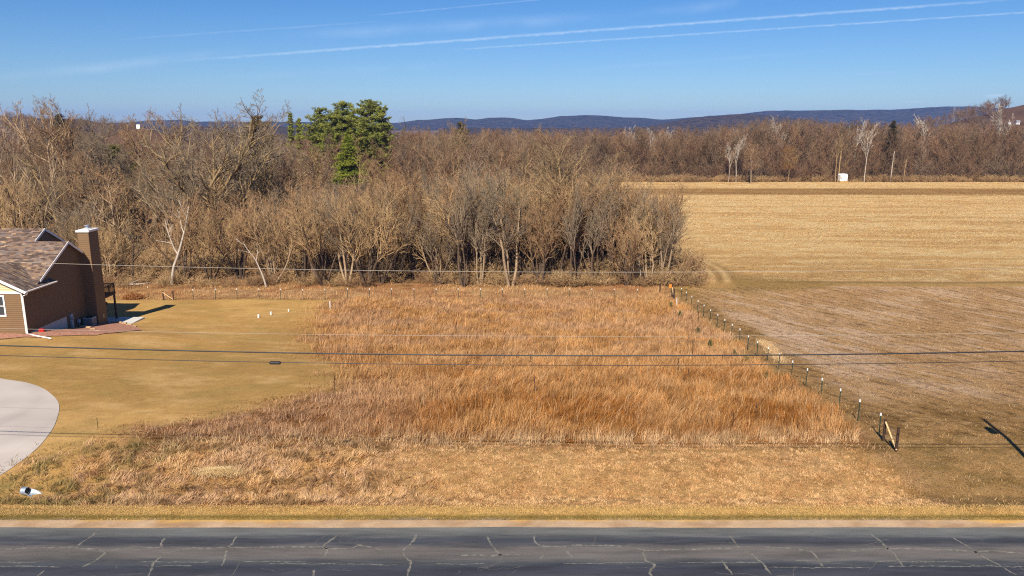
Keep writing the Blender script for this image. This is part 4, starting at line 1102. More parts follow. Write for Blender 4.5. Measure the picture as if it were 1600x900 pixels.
# mown and matted grass in the ditch, lying flat
_q = gp(50, 775); CVX, CVY = _q.x + .1, _q.y - .1
def dens_ditch(x, y):
    a = ss(x + (fbm(x / 2, y / 2, 111, 2) - .5) * 5, -31, -20) * (1 - ss(x + (y - 44.5) * .12 + (fbm(x / 2, y / 2, 112, 2) - .5) * 3, 20.5, 22.2))
    a = a * (((x - CVX) / 1.0) ** 2 + ((y - CVY) / .55) ** 2 > 1)
    return a * ss(y, 36.3, 36.9) * (1 - ss(y, 44.6, 45.4)) * (.4 + .8 * fbm(x / .7, y / .7, 113, 3))
x, y = pick(420000, -32, 23, 36, 46, dens_ditch)
matted = 1 - ss(x + (fbm(x / 3, y / 3, 119, 2) - .5) * 8, -12, -2)
keep_ = rng.random(len(x)) < (1 - .45 * matted); x, y, matted = x[keep_], y[keep_], matted[keep_]
sw = fbm(x / 1.0, y / 1.0, 114, 3); ang = (sw - .5) * 12 + rng.normal(0, 1.0 - .5 * matted, len(x)) + (1 - matted) * rng.uniform(-2, 2, len(x))
hgt = rng.uniform(.06, .17, len(x)) * (1 + matted * (.6 + 2.0 * fbm(x / 1.0, y / 1.0, 115, 2))); ln = hgt * rng.uniform(.6, .97, len(x))
col = mixc(C(255, 214, 158) * np.ones((len(x), 3)), C(238, 190, 134), ss(fbm(x / 1.1, y / .8, 116, 4), .42, .62))
col = mixc(col, C(190, 150, 104), ss(fbm(x / .45, y / .35, 216, 3), .55, .7) * .8)
col = mixc(col, C(226, 186, 144), matted * ss(fbm(x / 2.4, y / 2.0, 117, 3), .35, .6) * .9)
col = mixc(col, C(158, 124, 84), matted * ss(fbm(x / 1.3, y / 1.0, 217, 3), .52, .66) * .8)
col = mixc(col, C(150, 134, 80), (1 - ss(x, -25, -17)) * ss(fbm(x / 1.3, y / 1.3, 118, 3), .42, .56) * .85)
col = col * KB * rng.uniform(.6, 1.25, (len(x), 1)); gap = ss(fbm(x / .35, y / .28, 218, 3), .56, .68); col *= (1 - .5 * gap)[:, None]; hgt = hgt * (1 - .4 * gap) * (.7 + .7 * noise(x / .3, y / .3, 219)); dk_ = rng.random(len(x)) < .05; col[dk_] *= .45
blades('mown_grass', x, y, hgt, np.cos(ang) * ln, np.sin(ang) * ln, .017 * rng.uniform(.7, 1.6, len(x)) * (1 + .5 * matted), col)
# thin scatter of tufts over the lawn
def dens_lawn(x, y): return (x < XL(y)) * ((fbm(x / 1.2, y / 1.2, 171, 3) > .5) * .8 + .1) * ~DRIVE(x, y) * np.interp(y, [36, 60, 102], [1, .6, .25])
x, y = pick(190000, -60, -8, 37, 102, dens_lawn); k = ~((x < -44) & (y > 72)); x, y = x[k], y[k]
hgt = rng.uniform(.03, .09, len(x)); ang = rng.uniform(0, 6.28, len(x)); ln = hgt * .85
col = mixc(C(206, 164, 104) * np.ones((len(x), 3)), C(146, 122, 70), ss(fbm(x / .8, y / .8, 172, 3), .4, .65)); lt_ = rng.random(len(x)) < .07; col[lt_] = C(250, 214, 158)
blades('lawn_tufts', x, y, hgt, np.cos(ang) * ln, np.sin(ang) * ln, .024 * rng.uniform(.6, 1.5, len(x)), col * KB * rng.uniform(.65, 1.2, (len(x), 1)))
# matted dead grass at the left of the field and thin growth spilling onto the lawn
def dens_mat(x, y):
    d = x - XL(y); return ss(d, -5.5, 1.5) * (1 - ss(d, 6, 10)) * ss(y, 44, 46) * (1 - ss(y, 100, 103)) * (.25 + .9 * ss(fbm(x / 1.6, y / 1.2, 121, 3), .4, .62)) * np.where(y > 64, .45, 1)
x, y = pick(200000, -34, 0, 44, 103, dens_mat)
sw = fbm(x / 1.5, y / 1.0, 122, 3); ang = (sw - .5) * 9; hgt = rng.uniform(.15, .45, len(x)); ln = hgt * .92
col = mixc(C(196, 152, 110) * np.ones((len(x), 3)), C(150, 106, 68), ss(fbm(x / 1.9, y / 1.1, 123, 3), .4, .6))
col = mixc(col, C(212, 158, 100), ss(y, 62, 70) * .6) * KB * rng.uniform(.6, 1.3, (len(x), 1))
blades('matted_grass', x, y, hgt, np.cos(ang) * ln, np.sin(ang) * ln * .7, .028 * rng.uniform(.7, 1.4, len(x)), col)
# rough growth to the right of the corner brace and along the fence
def dens_r(x, y):
    a = ss(x, 20.5, 23) * (1 - ss(y, 47, 50)) * ss(y, 36.5, 37); b = np.exp(-((x - FENCE_X - .4) / 1.2) ** 2) * ss(y, 44, 46) * (1 - ss(y, 108, 112))
    return np.clip(a * .8 + b * .8, 0, 1) * (.2 + .9 * ss(fbm(x / 1.2, y / .8, 131, 3), .42, .66))
x, y = pick(130000, 20, 46, 36, 112, dens_r)
hgt = rng.uniform(.08, .28, len(x)); ang = rng.uniform(0, 6.28, len(x)); ln = hgt * .85
col = mixc(C(216, 174, 118) * np.ones((len(x), 3)), C(158, 130, 78), ss(fbm(x / 1.5, y / 1.1, 132, 3), .42, .62))
lite = rng.random(len(x)) < .12; col[lite] = C(226, 196, 150)
blades('rough_grass', x, y, hgt, np.cos(ang) * ln, np.sin(ang) * ln, .022 * rng.uniform(.7, 1.4, len(x)), col * KB * rng.uniform(.6, 1.3, (len(x), 1)))
# short verge grass
def dens_v(x, y): return ss(y + (fbm(x / .8, y / .8, 141, 3) - .5) * 1.0 + (fbm(x / 5, y * 0, 142, 2) - .5) * .7, 34.7, 35.0) * (1 - ss(y, 36.5, 36.9)) * (.3 + .8 * fbm(x / .5, y / .4, 142, 3))
x, y = pick(110000, -29, 29, 34.6, 37, dens_v)
hgt = rng.uniform(.05, .12, len(x)); ang = rng.uniform(0, 6.28, len(x)); ln = hgt * .7
col = mixc(C(246, 210, 144) * np.ones((len(x), 3)), C(226, 184, 120), rng.random(len(x)))
col = mixc(col, C(140, 128, 58), np.exp(-((y - 35.0) / .22) ** 2) * .85)
blades('verge_grass', x, y, hgt, np.cos(ang) * ln, np.sin(ang) * ln, .016 * rng.uniform(.7, 1.4, len(x)), col * KB * rng.uniform(.75, 1.2, (len(x), 1)))
# corn residue lying on the two fields
def dens_c(x, y): return (.25 + .9 * ss(fbm(x / 3, y / 2.0, 151, 3), .4, .65)) * (y > 48) * (y < 158) * (x > FENCE_X + 2.5) * (x < y * .72 + 3) * (np.abs(y - 114) > 3) * ((y < 112) | (y > 142) | (np.abs(x - 31.3 - 2.6 * np.sin((y - 113) / 9.5)) > 2.2))
x, y = pick(210000, 25, 120, 48, 160, dens_c)
u_ = rng.random(len(x)); keep_ = (y > 117) | (u_ < .55); x, y = x[keep_], y[keep_]
hgt = rng.uniform(.10, .34, len(x)); ang = np.where(y > 117, rng.normal(0, .5, len(x)), R(66) + rng.normal(0, .7, len(x))) + np.pi * (rng.random(len(x)) < .5); ln = hgt * .95
col = np.where((y > 117)[:, None], C(240, 206, 150), C(206, 172, 134)) * KB * rng.uniform(.5, 1.15, (len(x), 1))
dk_ = rng.random(len(x)) < .25; col[dk_] *= .5
blades('corn_residue', x, y, hgt, np.cos(ang) * ln, np.sin(ang) * ln, .045 * rng.uniform(.6, 1.4, len(x)), col)
def dens_f(x, y): return (.2 + .9 * ss(fbm(x / 5, y / 1.6, 161, 3), .42, .62)) * (x > np.maximum(26, wx(y))) * (x < y * .75)
x, y = pick(200000, 20, 245, 155, 329, dens_f)
hgt = rng.uniform(.25, .7, len(x)); ang = rng.normal(0, .35, len(x)) + np.pi * (rng.random(len(x)) < .5); ln = hgt * .93
bnd = ss(y, 270, 274) * (1 - ss(y, 294, 300))
col = mixc(C(246, 208, 150) * np.ones((len(x), 3)), C(190, 148, 96), bnd) * KB * rng.uniform(.55, 1.15, (len(x), 1)); dk_ = rng.random(len(x)) < .28; col[dk_] *= .55
blades('corn_residue', x, y, hgt, np.cos(ang) * ln, np.sin(ang) * ln, .085 * rng.uniform(.6, 1.4, len(x)), col)
# pale straw heap and the straw washed against the fence
x = rng.normal(0, .62, 3600); y = rng.normal(0, .22, 3600); hp = gp(345, 742); x += hp.x; y += hp.y
zz = height(x, y) + .16 * np.exp(-(((x - hp.x) / 1.0) ** 2 + ((y - hp.y) / .4) ** 2)); ang = rng.uniform(0, 6.28, len(x)); hgt = rng.uniform(.1, .3, len(x))
o = blades('straw_heap', x, y, hgt, np.cos(ang) * hgt * .9, np.sin(ang) * hgt * .9, .02 * np.ones(len(x)), C(250, 222, 168) * rng.uniform(.5, 1.05, (len(x), 1)), z0=zz + .12)
t = rng.random(4200); a_, b_ = gp(1192, 533), gp(1222, 566)
x = a_.x + (b_.x - a_.x) * t + rng.normal(0, .35, 4200); y = a_.y + (b_.y - a_.y) * t + rng.normal(0, .5, 4200); ang = rng.uniform(0, 6.28, 4200); hgt = rng.uniform(.12, .4, 4200)
blades('washed_straw', x, y, hgt, np.cos(ang) * hgt * .9, np.sin(ang) * hgt * .9, .03 * np.ones(4200), C(240, 206, 156) * KB * rng.uniform(.7, 1.15, (4200, 1)))

# ------------------------------------------------------------------ house
def siding_mat(name, col, period=.13, axis_z=True):
    m, n, l, b = new_mat(name)
    tcn = n.new('ShaderNodeTexCoord'); sp = n.new('ShaderNodeSeparateXYZ'); l.new(tcn.outputs['Object'], sp.inputs[0])
    fr = n.new('ShaderNodeMath'); fr.operation = 'FRACT'; dv = n.new('ShaderNodeMath'); dv.operation = 'DIVIDE'; l.new(sp.outputs[2], dv.inputs[0]); dv.inputs[1].default_value = period
    l.new(dv.outputs[0], fr.inputs[0])
    bp = n.new('ShaderNodeBump'); bp.inputs['Distance'].default_value = .03; bp.inputs['Strength'].default_value = 1; bp.invert = True
    l.new(fr.outputs[0], bp.inputs['Height']); l.new(bp.outputs[0], b.inputs['Normal'])
    no = n.new('ShaderNodeTexNoise'); no.inputs['Scale'].default_value = 1.3; no.inputs['Detail'].default_value = 5; l.new(tcn.outputs['Object'], no.inputs[0])
    r = n.new('ShaderNodeMapRange'); l.new(no.outputs[0], r.inputs[0]); r.inputs[3].default_value = .88; r.inputs[4].default_value = 1.12
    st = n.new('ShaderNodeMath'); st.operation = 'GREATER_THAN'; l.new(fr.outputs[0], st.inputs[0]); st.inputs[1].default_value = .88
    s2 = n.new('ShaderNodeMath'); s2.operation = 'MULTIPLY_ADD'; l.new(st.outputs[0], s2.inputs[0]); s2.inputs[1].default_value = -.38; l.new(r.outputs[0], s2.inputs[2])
    hs = n.new('ShaderNodeHueSaturation'); hs.inputs['Color'].default_value = tuple(col) + (1,); l.new(s2.outputs[0], hs.inputs['Value'])
    l.new(hs.outputs[0], b.inputs['Base Color']); b.inputs['Roughness'].default_value = .6; return m
def shingle_mat():
    m, n, l, b = new_mat('blended_shingles')
    tcn = n.new('ShaderNodeTexCoord'); mp = n.new('ShaderNodeMapping'); mp.inputs['Scale'].default_value = (1, 1, 1.2); l.new(tcn.outputs['Object'], mp.inputs[0])
    sp = n.new('ShaderNodeSeparateXYZ'); l.new(mp.outputs[0], sp.inputs[0])
    cb = n.new('ShaderNodeCombineXYZ'); l.new(sp.outputs[0], cb.inputs[0]); l.new(sp.outputs[1], cb.inputs[1])
    br = n.new('ShaderNodeTexBrick'); l.new(cb.outputs[0], br.inputs['Vector']); br.inputs['Scale'].default_value = 1
    br.inputs['Brick Width'].default_value = .5; br.inputs['Row Height'].default_value = .2; br.inputs['Mortar Size'].default_value = .012; br.inputs['Bias'].default_value = -.1
    br.inputs['Color1'].default_value = (0, 0, 0, 1); br.inputs['Color2'].default_value = (1, 1, 1, 1); br.inputs['Mortar'].default_value = (.15, .15, .15, 1)
    cr = n.new('ShaderNodeValToRGB')
    set_ramp(cr, [(p, C(*c_) * .66) for p, c_ in [(0, (70, 58, 54)), (.3, (116, 96, 86)), (.5, (156, 126, 100)), (.68, (126, 116, 114)), (.86, (206, 168, 126)), (1, (90, 80, 80))]])
    no = n.new('ShaderNodeTexNoise'); no.inputs['Scale'].default_value = 2.4; no.inputs['Detail'].default_value = 6; l.new(tcn.outputs['Object'], no.inputs[0])
    mx = n.new('ShaderNodeMix'); mx.inputs[0].default_value = .22; l.new(br.outputs[0], mx.inputs[2]); l.new(no.outputs[0], mx.inputs[3])
    l.new(mx.outputs[0], cr.inputs[0]); l.new(cr.outputs[0], b.inputs['Base Color']); b.inputs['Roughness'].default_value = .9
    return m
SID = siding_mat('brown_lap_siding', C(164, 130, 94) * .50, .21); CREAM = siding_mat('cream_shake', C(232, 216, 168) * .75, .2)
TRIM = mat_plain('white_trim', (.78, .77, .75), .5, .05); SHG = shingle_mat()
CONC = mat_plain('painted_foundation', C(214, 212, 206) * .75, .8, .12); DARKW = mat_plain('dark_stained_wood', C(82, 60, 46) * .7, .7, .3, 6, stretch=(6, 6, 1))
GLASS = mat_plain('window_glass', (.04, .05, .065), .08, .1, spec=.9); GALV = mat_plain('galvanized_metal', (.30, .35, .43), .55, .2, metal=.4)
GREYM = mat_plain('grey_enclosure_paint', (.34, .38, .42), .5, .08); BLACKM = mat_plain('black_metal', (.02, .02, .022), .5, .1)
WX = -48.6
hs_ = empty('house', (WX, 80, hz(WX, 80)), 0, 'brown sided house with blended shingle roof and tall chimney at the left edge', 'house')
def hb(mb, name, mat, parent=None, smooth=False):
    o = mb.build(name, mat, None, smooth=smooth)
    o.parent = parent or hs_; base = Vector((WX, 80, hz(WX, 80)))
    for v in o.data.vertices: v.co -= base
    return o
F0 = 74.3                                     # front wall of the projecting room
PL = lambda y: 6.6 + (y - 82.7) * .55         # front roof plane of the house
w = MB()
# right hand wall, one solid from the ground to the gable
w.prism([(WX, F0, -1.45), (WX, 81.4, -1.45), (WX, 81.4, -6), (WX, 85.7, -6), (WX, 85.7, 4.62), (WX, 82.7, 6.45), (WX, 77.0, PL(77) - .15), (WX, 76.0, 2.95), (WX, F0, 2.95)], (-3.4, 0, 0))
w.prism([(-52.0, 86, -6), (-52.0, 92, -6), (-52.0, 92, 3.6), (-52.0, 84.8, 7.55), (-52.0, 78.5, PL(78.5) - .2), (-52.0, 78.5, -6)], (-24, 0, 0))
wall = hb(w, 'wall', SID)
w = MB(); w.box(-60, WX - .002, F0 + .003, F0 + 3.0, -1.45, 2.62); wall2 = hb(w, 'front_wall', SID)
g = MB(); g.prism([(WX - .02, F0 - .02, 2.86), (-52.1, F0 - .02, 4.70), (-55.6, F0 - .02, 2.86)], (0, .1, 0)); gb = hb(g, 'gable_panel', CREAM)
t = MB(); t.box(-55.6, WX + .01, F0 - .05, F0 + .06, 2.62, 2.86); t.box(WX - .08, WX + .015, F0 - .03, F0 + .07, -1.45, 2.62); hb(t, 'trim_band', TRIM, gb)
f = MB(); f.box(-60, WX - .04, F0 + .04, F0 + .5, -3.6, -1.452); f.prism([(WX - .04, F0 + .04, -3.8), (WX - .04, 81.39, -3.8), (WX - .04, 81.39, -1.452), (WX - .04, F0 + .04, -1.452)], (-.5, 0, 0)); hb(f, 'foundation', CONC)
# window
wn = MB(); wn.box(-51.70, -50.35, F0 - .06, F0 + .02, .30, .46); wn.box(-51.70, -50.35, F0 - .06, F0 + .02, 2.32, 2.48)
wn.box(-51.70, -51.55, F0 - .06, F0 + .02, .46, 2.32); wn.box(-50.50, -50.35, F0 - .06, F0 + .02, .46, 2.32); wn.box(-51.55, -50.50, F0 - .05, F0 + .01, 1.34, 1.42)
wo = hb(wn, 'window', TRIM, wall2)
gl = MB(); gl.box(-51.55, -50.50, F0 - .02, F0 + .001, .46, 1.34); gl.box(-51.55, -50.50, F0 - .02, F0 + .001, 1.42, 2.32); hb(gl, 'pane', GLASS, wall2)
def slab(mb, pts, th=.16):
    a, b_, c_ = [Vector(p) for p in pts[:3]]; nrm = (b_ - a).cross(c_ - a).normalized()
    if nrm.z < 0: nrm = -nrm
    mb.prism(pts, -nrm * th)
r_ = MB()
slab(r_, [(-48.25, 75.9, PL(75.9)), (-76, 75.9, PL(75.9)), (-76, 84.8, PL(84.8)), (-51.9, 84.8, PL(84.8)), (-51.9, 82.7, 6.6), (-48.25, 82.7, 6.6)])
slab(r_, [(-48.25, 82.7, 6.603), (-58, 82.7, 6.603), (-58, 86.3, 4.45), (-48.25, 86.3, 4.45)])
slab(r_, [(-51.9, 84.8, 7.757), (-76, 84.8, 7.757), (-76, 92.6, 3.45), (-51.9, 92.6, 3.45)])
BE = lambda x: 2.95 + (-47.95 - x) * .5
slab(r_, [(-47.95, 73.85, BE(-47.95)), (-52.1, 73.85, BE(-52.1)), (-52.1, 79.9, BE(-52.1)), (-49.6, 79.2, BE(-49.6)), (-47.95, 79.2, BE(-47.95))], .14)
slab(r_, [(-52.1, 73.85, BE(-52.1) + .004), (-56.3, 73.85, 2.93), (-56.3, 79.2, 2.93), (-52.1, 79.9, BE(-52.1) + .004)], .14)
roof = hb(r_, 'roof', SHG)
def board(mb, a, b_, h=.24, th=.045, out=(1, 0, 0)):
    a, b_ = Vector(a), Vector(b_); mb.prism([a + Vector((0, 0, .02)), b_ + Vector((0, 0, .02)), b_ - Vector((0, 0, h)), a - Vector((0, 0, h))], Vector(out) * th)
fb = MB()
board(fb, (-48.247, 77.0, PL(77.0)), (-48.247, 82.7, 6.6)); board(fb, (-48.247, 82.7, 6.6), (-48.247, 86.32, 4.44))
board(fb, (-51.897, 82.75, PL(82.75)), (-51.897, 84.8, 7.75)); board(fb, (-51.897, 84.8, 7.75), (-51.897, 92.6, 3.45))
board(fb, (-47.93, 73.847, BE(-47.95)), (-52.1, 73.847, BE(-52.1)), .26, .045, (0, -1, 0)); board(fb, (-52.1, 73.847, BE(-52.1)), (-56.3, 73.847, 2.93), .26, .045, (0, -1, 0))
hb(fb, 'fascia_board', TRIM, roof)
gt = MB(); gt.prism([(-47.945, 73.8, 2.93), (-47.80, 73.8, 2.93), (-47.83, 73.8, 2.80), (-47.945, 73.8, 2.80)], (0, 5.4, 0)); hb(gt, 'gutter', TRIM, roof)
ge = gp(80, 531)
ds = MB(); ds.tube([(-47.86, 74.1, 2.8), (-47.95, 74.1, 2.62), (WX + .08, F0 - .02, 2.35), (WX + .08, F0 - .02, -1.25), (WX + .2, F0 - .15, -1.5), (ge.x, ge.y, ge.z + .12)], .075, 4); hb(ds, 'downspout', TRIM)
# chimney
cm = MB(); cm.box(-48.62, -47.4, 85.3, 87.3, -6, 7.25); ch = hb(cm, 'chimney', SID)
cc = MB(); cc.box(-48.74, -47.28, 85.18, 87.42, 7.25, 7.47); cc.box(-48.4, -47.6, 85.6, 87.0, 7.47, 7.53); hb(cc, 'chimney_cap', TRIM, ch)
cf = MB(); cf.tube([(-48.0, 86.3, 7.5), (-48.0, 86.3, 7.82)], .17, 12); cf.tube([(-48.0, 86.3, 7.82), (-48.0, 86.3, 7.92)], .26, 12); hb(cf, 'flue', GALV, ch)
op = MB(); op.box(-47.4, -47.36, 86.4, 86.62, -2.9, -2.45); hb(op, 'outlet_plate', mat_plain('tan_plate', C(220, 190, 130) * .7, .5), ch)
# deck
dk = MB(); dk.box(-54, -47.55, 87.35, 90.0, -.86, -.62); deck = hb(dk, 'deck', DARKW)
for (x_, y_) in ((-47.68, 89.85), (-50.6, 89.85)):
    p = MB(); p.box(x_ - .09, x_ + .09, y_ - .09, y_ + .09, -5.2, -.86); hb(p, 'deck_post', DARKW, deck)
rl = MB(); rl.box(-54, -47.6, 89.86, 89.96, .40, .47); rl.box(-47.66, -47.58, 87.4, 89.86, .40, .47); rl.box(-47.65, -47.59, 87.4, 89.86, -.52, -.46)
for (x_, y_) in ((-47.62, 89.9), (-47.62, 87.5), (-47.62, 88.7), (-50.6, 89.9)): rl.box(x_ - .055, x_ + .055, y_ - .055, y_ + .055, -.62, .52)
for k in range(18): rl.box(-47.635, -47.605, 87.55 + k * .13, 87.58 + k * .13, -.46, .40)
for k in range(44): rl.box(-47.85 - k * .14, -47.82 - k * .14, 89.895, 89.925, -.62, .40)
hb(rl, 'deck_railing', DARKW, deck)
# patio, rock bed, steps
pt = MB(); pt.box(-54, -44.7, 87.2, 90.6, -4.15, -3.86); o = pt.build('patio', CONC); tag(o, kind='structure')
RB = [(-80, 534), (0, 531), (40, 527.5), (62, 529), (80, 526), (100, 525.5), (128, 525), (150, 525), (175, 521), (200, 518.5), (222, 516.5), (204, 508), (192, 505), (180, 503), (163, 506), (150, 509), (120, 513), (90, 516), (44, 523), (0, 522), (-80, 522)]
bm_pts = [gp(*p) for p in RB]
mbk = MB()
import mathutils.geometry as mg
tri = mg.tessellate_polygon([[Vector((p.x, p.y, 0)) for p in bm_pts]])
rk = bpy.data.meshes.new('rock_bed'); rk.from_pydata([(p.x, p.y, p.z + .03) for p in bm_pts], [], [tuple(t_) for t_ in tri]); 
import bmesh
bm = bmesh.new(); bm.from_mesh(rk)
for _ in range(3): bmesh.ops.subdivide_edges(bm, edges=bm.edges[:], cuts=1, use_grid_fill=True)
for v in bm.verts: v.co.z = hz(v.co.x, v.co.y) + .07
bmesh.ops.recalc_face_normals(bm, faces=bm.faces); bm.to_mesh(rk); bm.free()
rk.materials.append(mat_plain('red_landscape_rock', C(196, 142, 118) * .62, .9, .45, 5, bump=.08))
tag(obj('rock_bed', rk), kind='structure')
STONE = mat_plain('tan_retaining_block', C(222, 186, 140) * .62, .85, .15)
rwl = empty('retaining_wall', tuple(gp(200, 510)), 0, 'low tan block retaining wall stepping down beside the patio', 'retaining wall')
rw2 = empty('retaining_wall', tuple(gp(143, 516)), 0, 'low tan block retaining wall stepping down beside the air conditioner', 'retaining wall')
for root, pts_ in ((rwl, [(178, 505.5, .22), (186, 505.5, .22), (194, 506.5, .2), (202, 508.5, .16), (209, 510.5, .1)]), (rw2, [(131, 512.0, .22), (138, 513.0, .2), (145, 515.5, .15), (151, 518, .1)])):
    for (px, py, hh) in pts_:
        q = gp(px, py); m = MB(); m.box(-.3, .3, -.14, .14, -.25, hh); o = m.build('block', STONE, root); o.location = q - root.location
# things along the shaded wall
ac = empty('air_conditioner', (-47.75, 84.2, hz(-47.75, 84.2)), 0, 'dark square outdoor air conditioner beside the chimney foot', 'air conditioner')
m = MB(); m.box(-.5, .5, -.5, .5, .05, 1.0); m.build('cabinet', GREYM, ac); m = MB()
for k in range(11): m.box(-.515, .515, -.515, .515, .12 + k * .075, .15 + k * .075)
m.tube([(0, 0, 1.0), (0, 0, 1.03)], .42, 16); m.build('grille', BLACKM, ac)
me_ = empty('electric_meter', (-48.5, 82.0, -3.1), 0, 'tall grey electric meter box mounted on the shaded brown wall', 'meter box')
m = MB(); m.box(-.09, .12, -.2, .2, .0, 1.75); m.build('enclosure', GREYM, me_); m = MB(); m.tube([(.12, 0, 1.25), (.24, 0, 1.25)], .13, 12); m.build('meter_dial', GALV, me_)
m = MB(); m.tube([(-.02, .02, -.4), (-.02, .02, .0)], .05, 8); m.build('conduit', GREYM, me_)
gm = empty('gas_meter', (-48.35, 83.1, hz(-48.3, 83.1)), 0, 'small grey gas meter on a pipe between meter box and air conditioner', 'gas meter')
m = MB(); m.box(-.12, .12, -.14, .14, .45, .85); m.build('body', GREYM, gm); m = MB(); m.tube([(-.05, .18, 0), (-.05, .18, .7), (-.2, .18, .7)], .03, 6); m.build('pipe', GREYM, gm)
rc = gp(66, 519.5); rcn = empty('gas_can', tuple(rc), 0, 'small red fuel can beside the white foundation', 'fuel can')
m = MB(); m.box(-.25, .25, -.16, .16, .0, .38); m.build('can', mat_plain('red_plastic', (.45, .02, .02), .4), rcn); m = MB(); m.tube([(.1, 0, .38), (.2, 0, .5), (.34, 0, .52)], .035, 6); m.build('spout', BLACKM, rcn)
hp_ = empty('hanging_planter', (-48.9, 89.85, -.86), 0, 'round hanging basket below the deck beside its post', 'planter')
m = MB(); m.tube([(0, 0, 0), (0, 0, -1.0)], .012, 4); m.build('chain', BLACKM, hp_)
m = MB(); m.tube([(0, 0, -1.0), (0, 0, -1.15), (0, 0, -1.4), (0, 0, -1.5)], [.27, .3, .22, .08], 12); m.build('basket', mat_plain('wicker', C(110, 76, 50) * .6, .9), hp_)

# ------------------------------------------------------------------ fences
POSTG = mat_plain('green_steel_post', (.02, .045, .03), .6, .15); CAPW = mat_plain('white_post_tip', (.7, .71, .7), .5, .04)
WIRE = mat_plain('galvanized_wire', (.32, .31, .29), .5, .1, metal=.3); WOODP = mat_plain('dark_wood_post', C(70, 52, 42) * .8, .85, .3, 8, stretch=(5, 5, 1)); WOODL = mat_plain('fresh_lumber_brace', C(230, 192, 140) * .8, .7, .12, 6, stretch=(1, 1, 5))
def t_post():
    m = MB(); m.box(-.034, .034, -.008, .008, -.3, 1.36); m.box(-.008, .008, -.008, .045, -.3, 1.36)
    for k in range(12): m.box(-.009, .009, .028, .036, .15 + k * .1, .18 + k * .1)
    c_ = MB(); c_.box(-.042, .042, -.016, .052, 1.36, 1.54)
    return m, c_
def tpost_mesh():
    m, c_ = t_post(); a = m.build('fence_post', POSTG); b_ = c_.build('post_tip', CAPW); b_.parent = a; return a
def fence(name, label, pts, strands=(.35, .7, 1.05, 1.3)):
    root = empty(name, (pts[0][0], pts[0][1], hz(*pts[0][:2])), 0, label, 'fence'); base = root.location.copy(); proto = None
    for (x, y) in pts:
        z = hz(x, y)
        if proto is None: p = proto = tpost_mesh(); p.parent = root
        else: p = copy_tree(proto, root)
        p.location = Vector((x, y, z)) - base; p.rotation_euler = (random.gauss(0, .02), random.gauss(0, .025), random.gauss(0, .2))
    m = MB()
    for s in strands:
        m.tube([Vector((x + .03, y - .03, hz(x, y) + s)) - base for x, y in pts], .007, 3)
    m.build('fence_wire', WIRE, root); return root
fy = [46.25 + k * 3.01 for k in range(20)]
fence('wire_fence', 'post and wire fence with white tipped green posts running away between grass and tilled field', [(FENCE_X - .15 + .1 * math.sin(y / 6), y) for y in fy])
bx = [xat(px, BACK_Y, -3.2) for px in (301, 335.5, 369.5, 404, 438, 473, 507, 542, 577, 612, 647, 681, 716, 751, 785, 820, 855, 890, 925, 960, 995)]
fence('wire_fence', 'far cross fence with white tipped posts at the back of lawn and grass', [(x, BACK_Y) for x in bx])
def brace(name, label, a, b_, ha, hb_, r=.09, dia=True, third=None):
    root = empty(name, (a[0], a[1], hz(*a)), 0, label, 'fence brace'); base = root.location.copy()
    A = Vector((a[0], a[1], hz(*a))) - base; B = Vector((b_[0], b_[1], hz(*b_))) - base
    for P_, h in ((A, ha), (B, hb_)):
        m = MB(); m.tube([P_ - Vector((0, 0, .4)), P_ + Vector((0, 0, h))], r, 8); m.build('post', WOODP, root)
    if dia:
        m = MB(); m.tube([A + Vector((-.02, -.1, ha - .12)), B + Vector((-.02, -.1, .12))], .055, 4); m.build('diagonal_brace', WOODL, root)
    m = MB()
    for s in (.4, .8, 1.15): m.tube([A + Vector((0, 0, s)), B + Vector((0, 0, s))], .008, 3)
    m.tube([A + Vector((0, 0, .15)), B + Vector((0, 0, hb_ - .15))], .009, 3); m.build('brace_wire', WIRE, root)
    return root
g1, g2 = gp(1400, 706), gp(1380, 690)
brace('corner_brace', 'dark wooden corner posts with pale diagonal brace where the fence meets the road bank', (g2.x, g2.y), (g1.x, g1.y), 1.45, 1.55, .085)
brace('corner_brace', 'dark wooden posts with pale diagonal brace at the end of the lawn', (xat(255, BACK_Y, -4), BACK_Y), (xat(270.5, BACK_Y, -4), BACK_Y), 1.25, 1.3, .09)
brace('corner_brace', 'dark wooden corner posts at the far end of the field fence by the lane', (xat(1051, 104.5, -4), 104.8), (xat(1053.5, 103, -4), 103.2), 1.5, 1.5, .12)
def lone_post(name, label, cat, px, py, h, r, mat, tip=None):
    q = gp(px, py); root = empty(name, tuple(q), 0, label, cat); m = MB(); m.tube([(0, 0, -.2), (.01, 0, h)], r, 7); m.build('post', mat, root)
    if tip: m = MB(); m.tube([(.01, 0, h), (.01, 0, h + tip)], r * 1.35, 7); m.build('post_tip', CAPW, root)
    return root
lone_post('fence_post', 'dark wooden post left of the far fence corner', 'post', 1031, 457, 1.35, .1, WOODP)
lone_post('fence_post', 'white tipped post beyond the house deck left of the wooden brace', 'post', 232, 464, 1.3, .03, POSTG, .18)
lone_post('marker_stake', 'tall white stake where lawn and tall grass meet', 'stake', 516, 485, 1.2, .06, CAPW)
lone_post('marker_stake', 'nearest of three short white pipes on the lawn', 'stake', 404, 497, .45, .11, CAPW)
lone_post('marker_stake', 'middle one of three short white pipes on the lawn', 'stake', 423.5, 492, .38, .11, CAPW)
lone_post('marker_stake', 'farthest and smallest of three short white pipes on the lawn', 'stake', 451, 487, .3, .09, CAPW)
lone_post('marker_stake', 'white pipe standing in grass near the far fence corner', 'stake', 1057, 479, 1.15, .045, CAPW)
lone_post('marker_stake', 'thin dark stake on the lawn right of the driveway loop', 'stake', 153, 669, .75, .018, BLACKM)
lone_post('fence_post', 'rusty short post standing just before the far cross fence', 'post', 672, 474, 1.2, .05, WOODP)
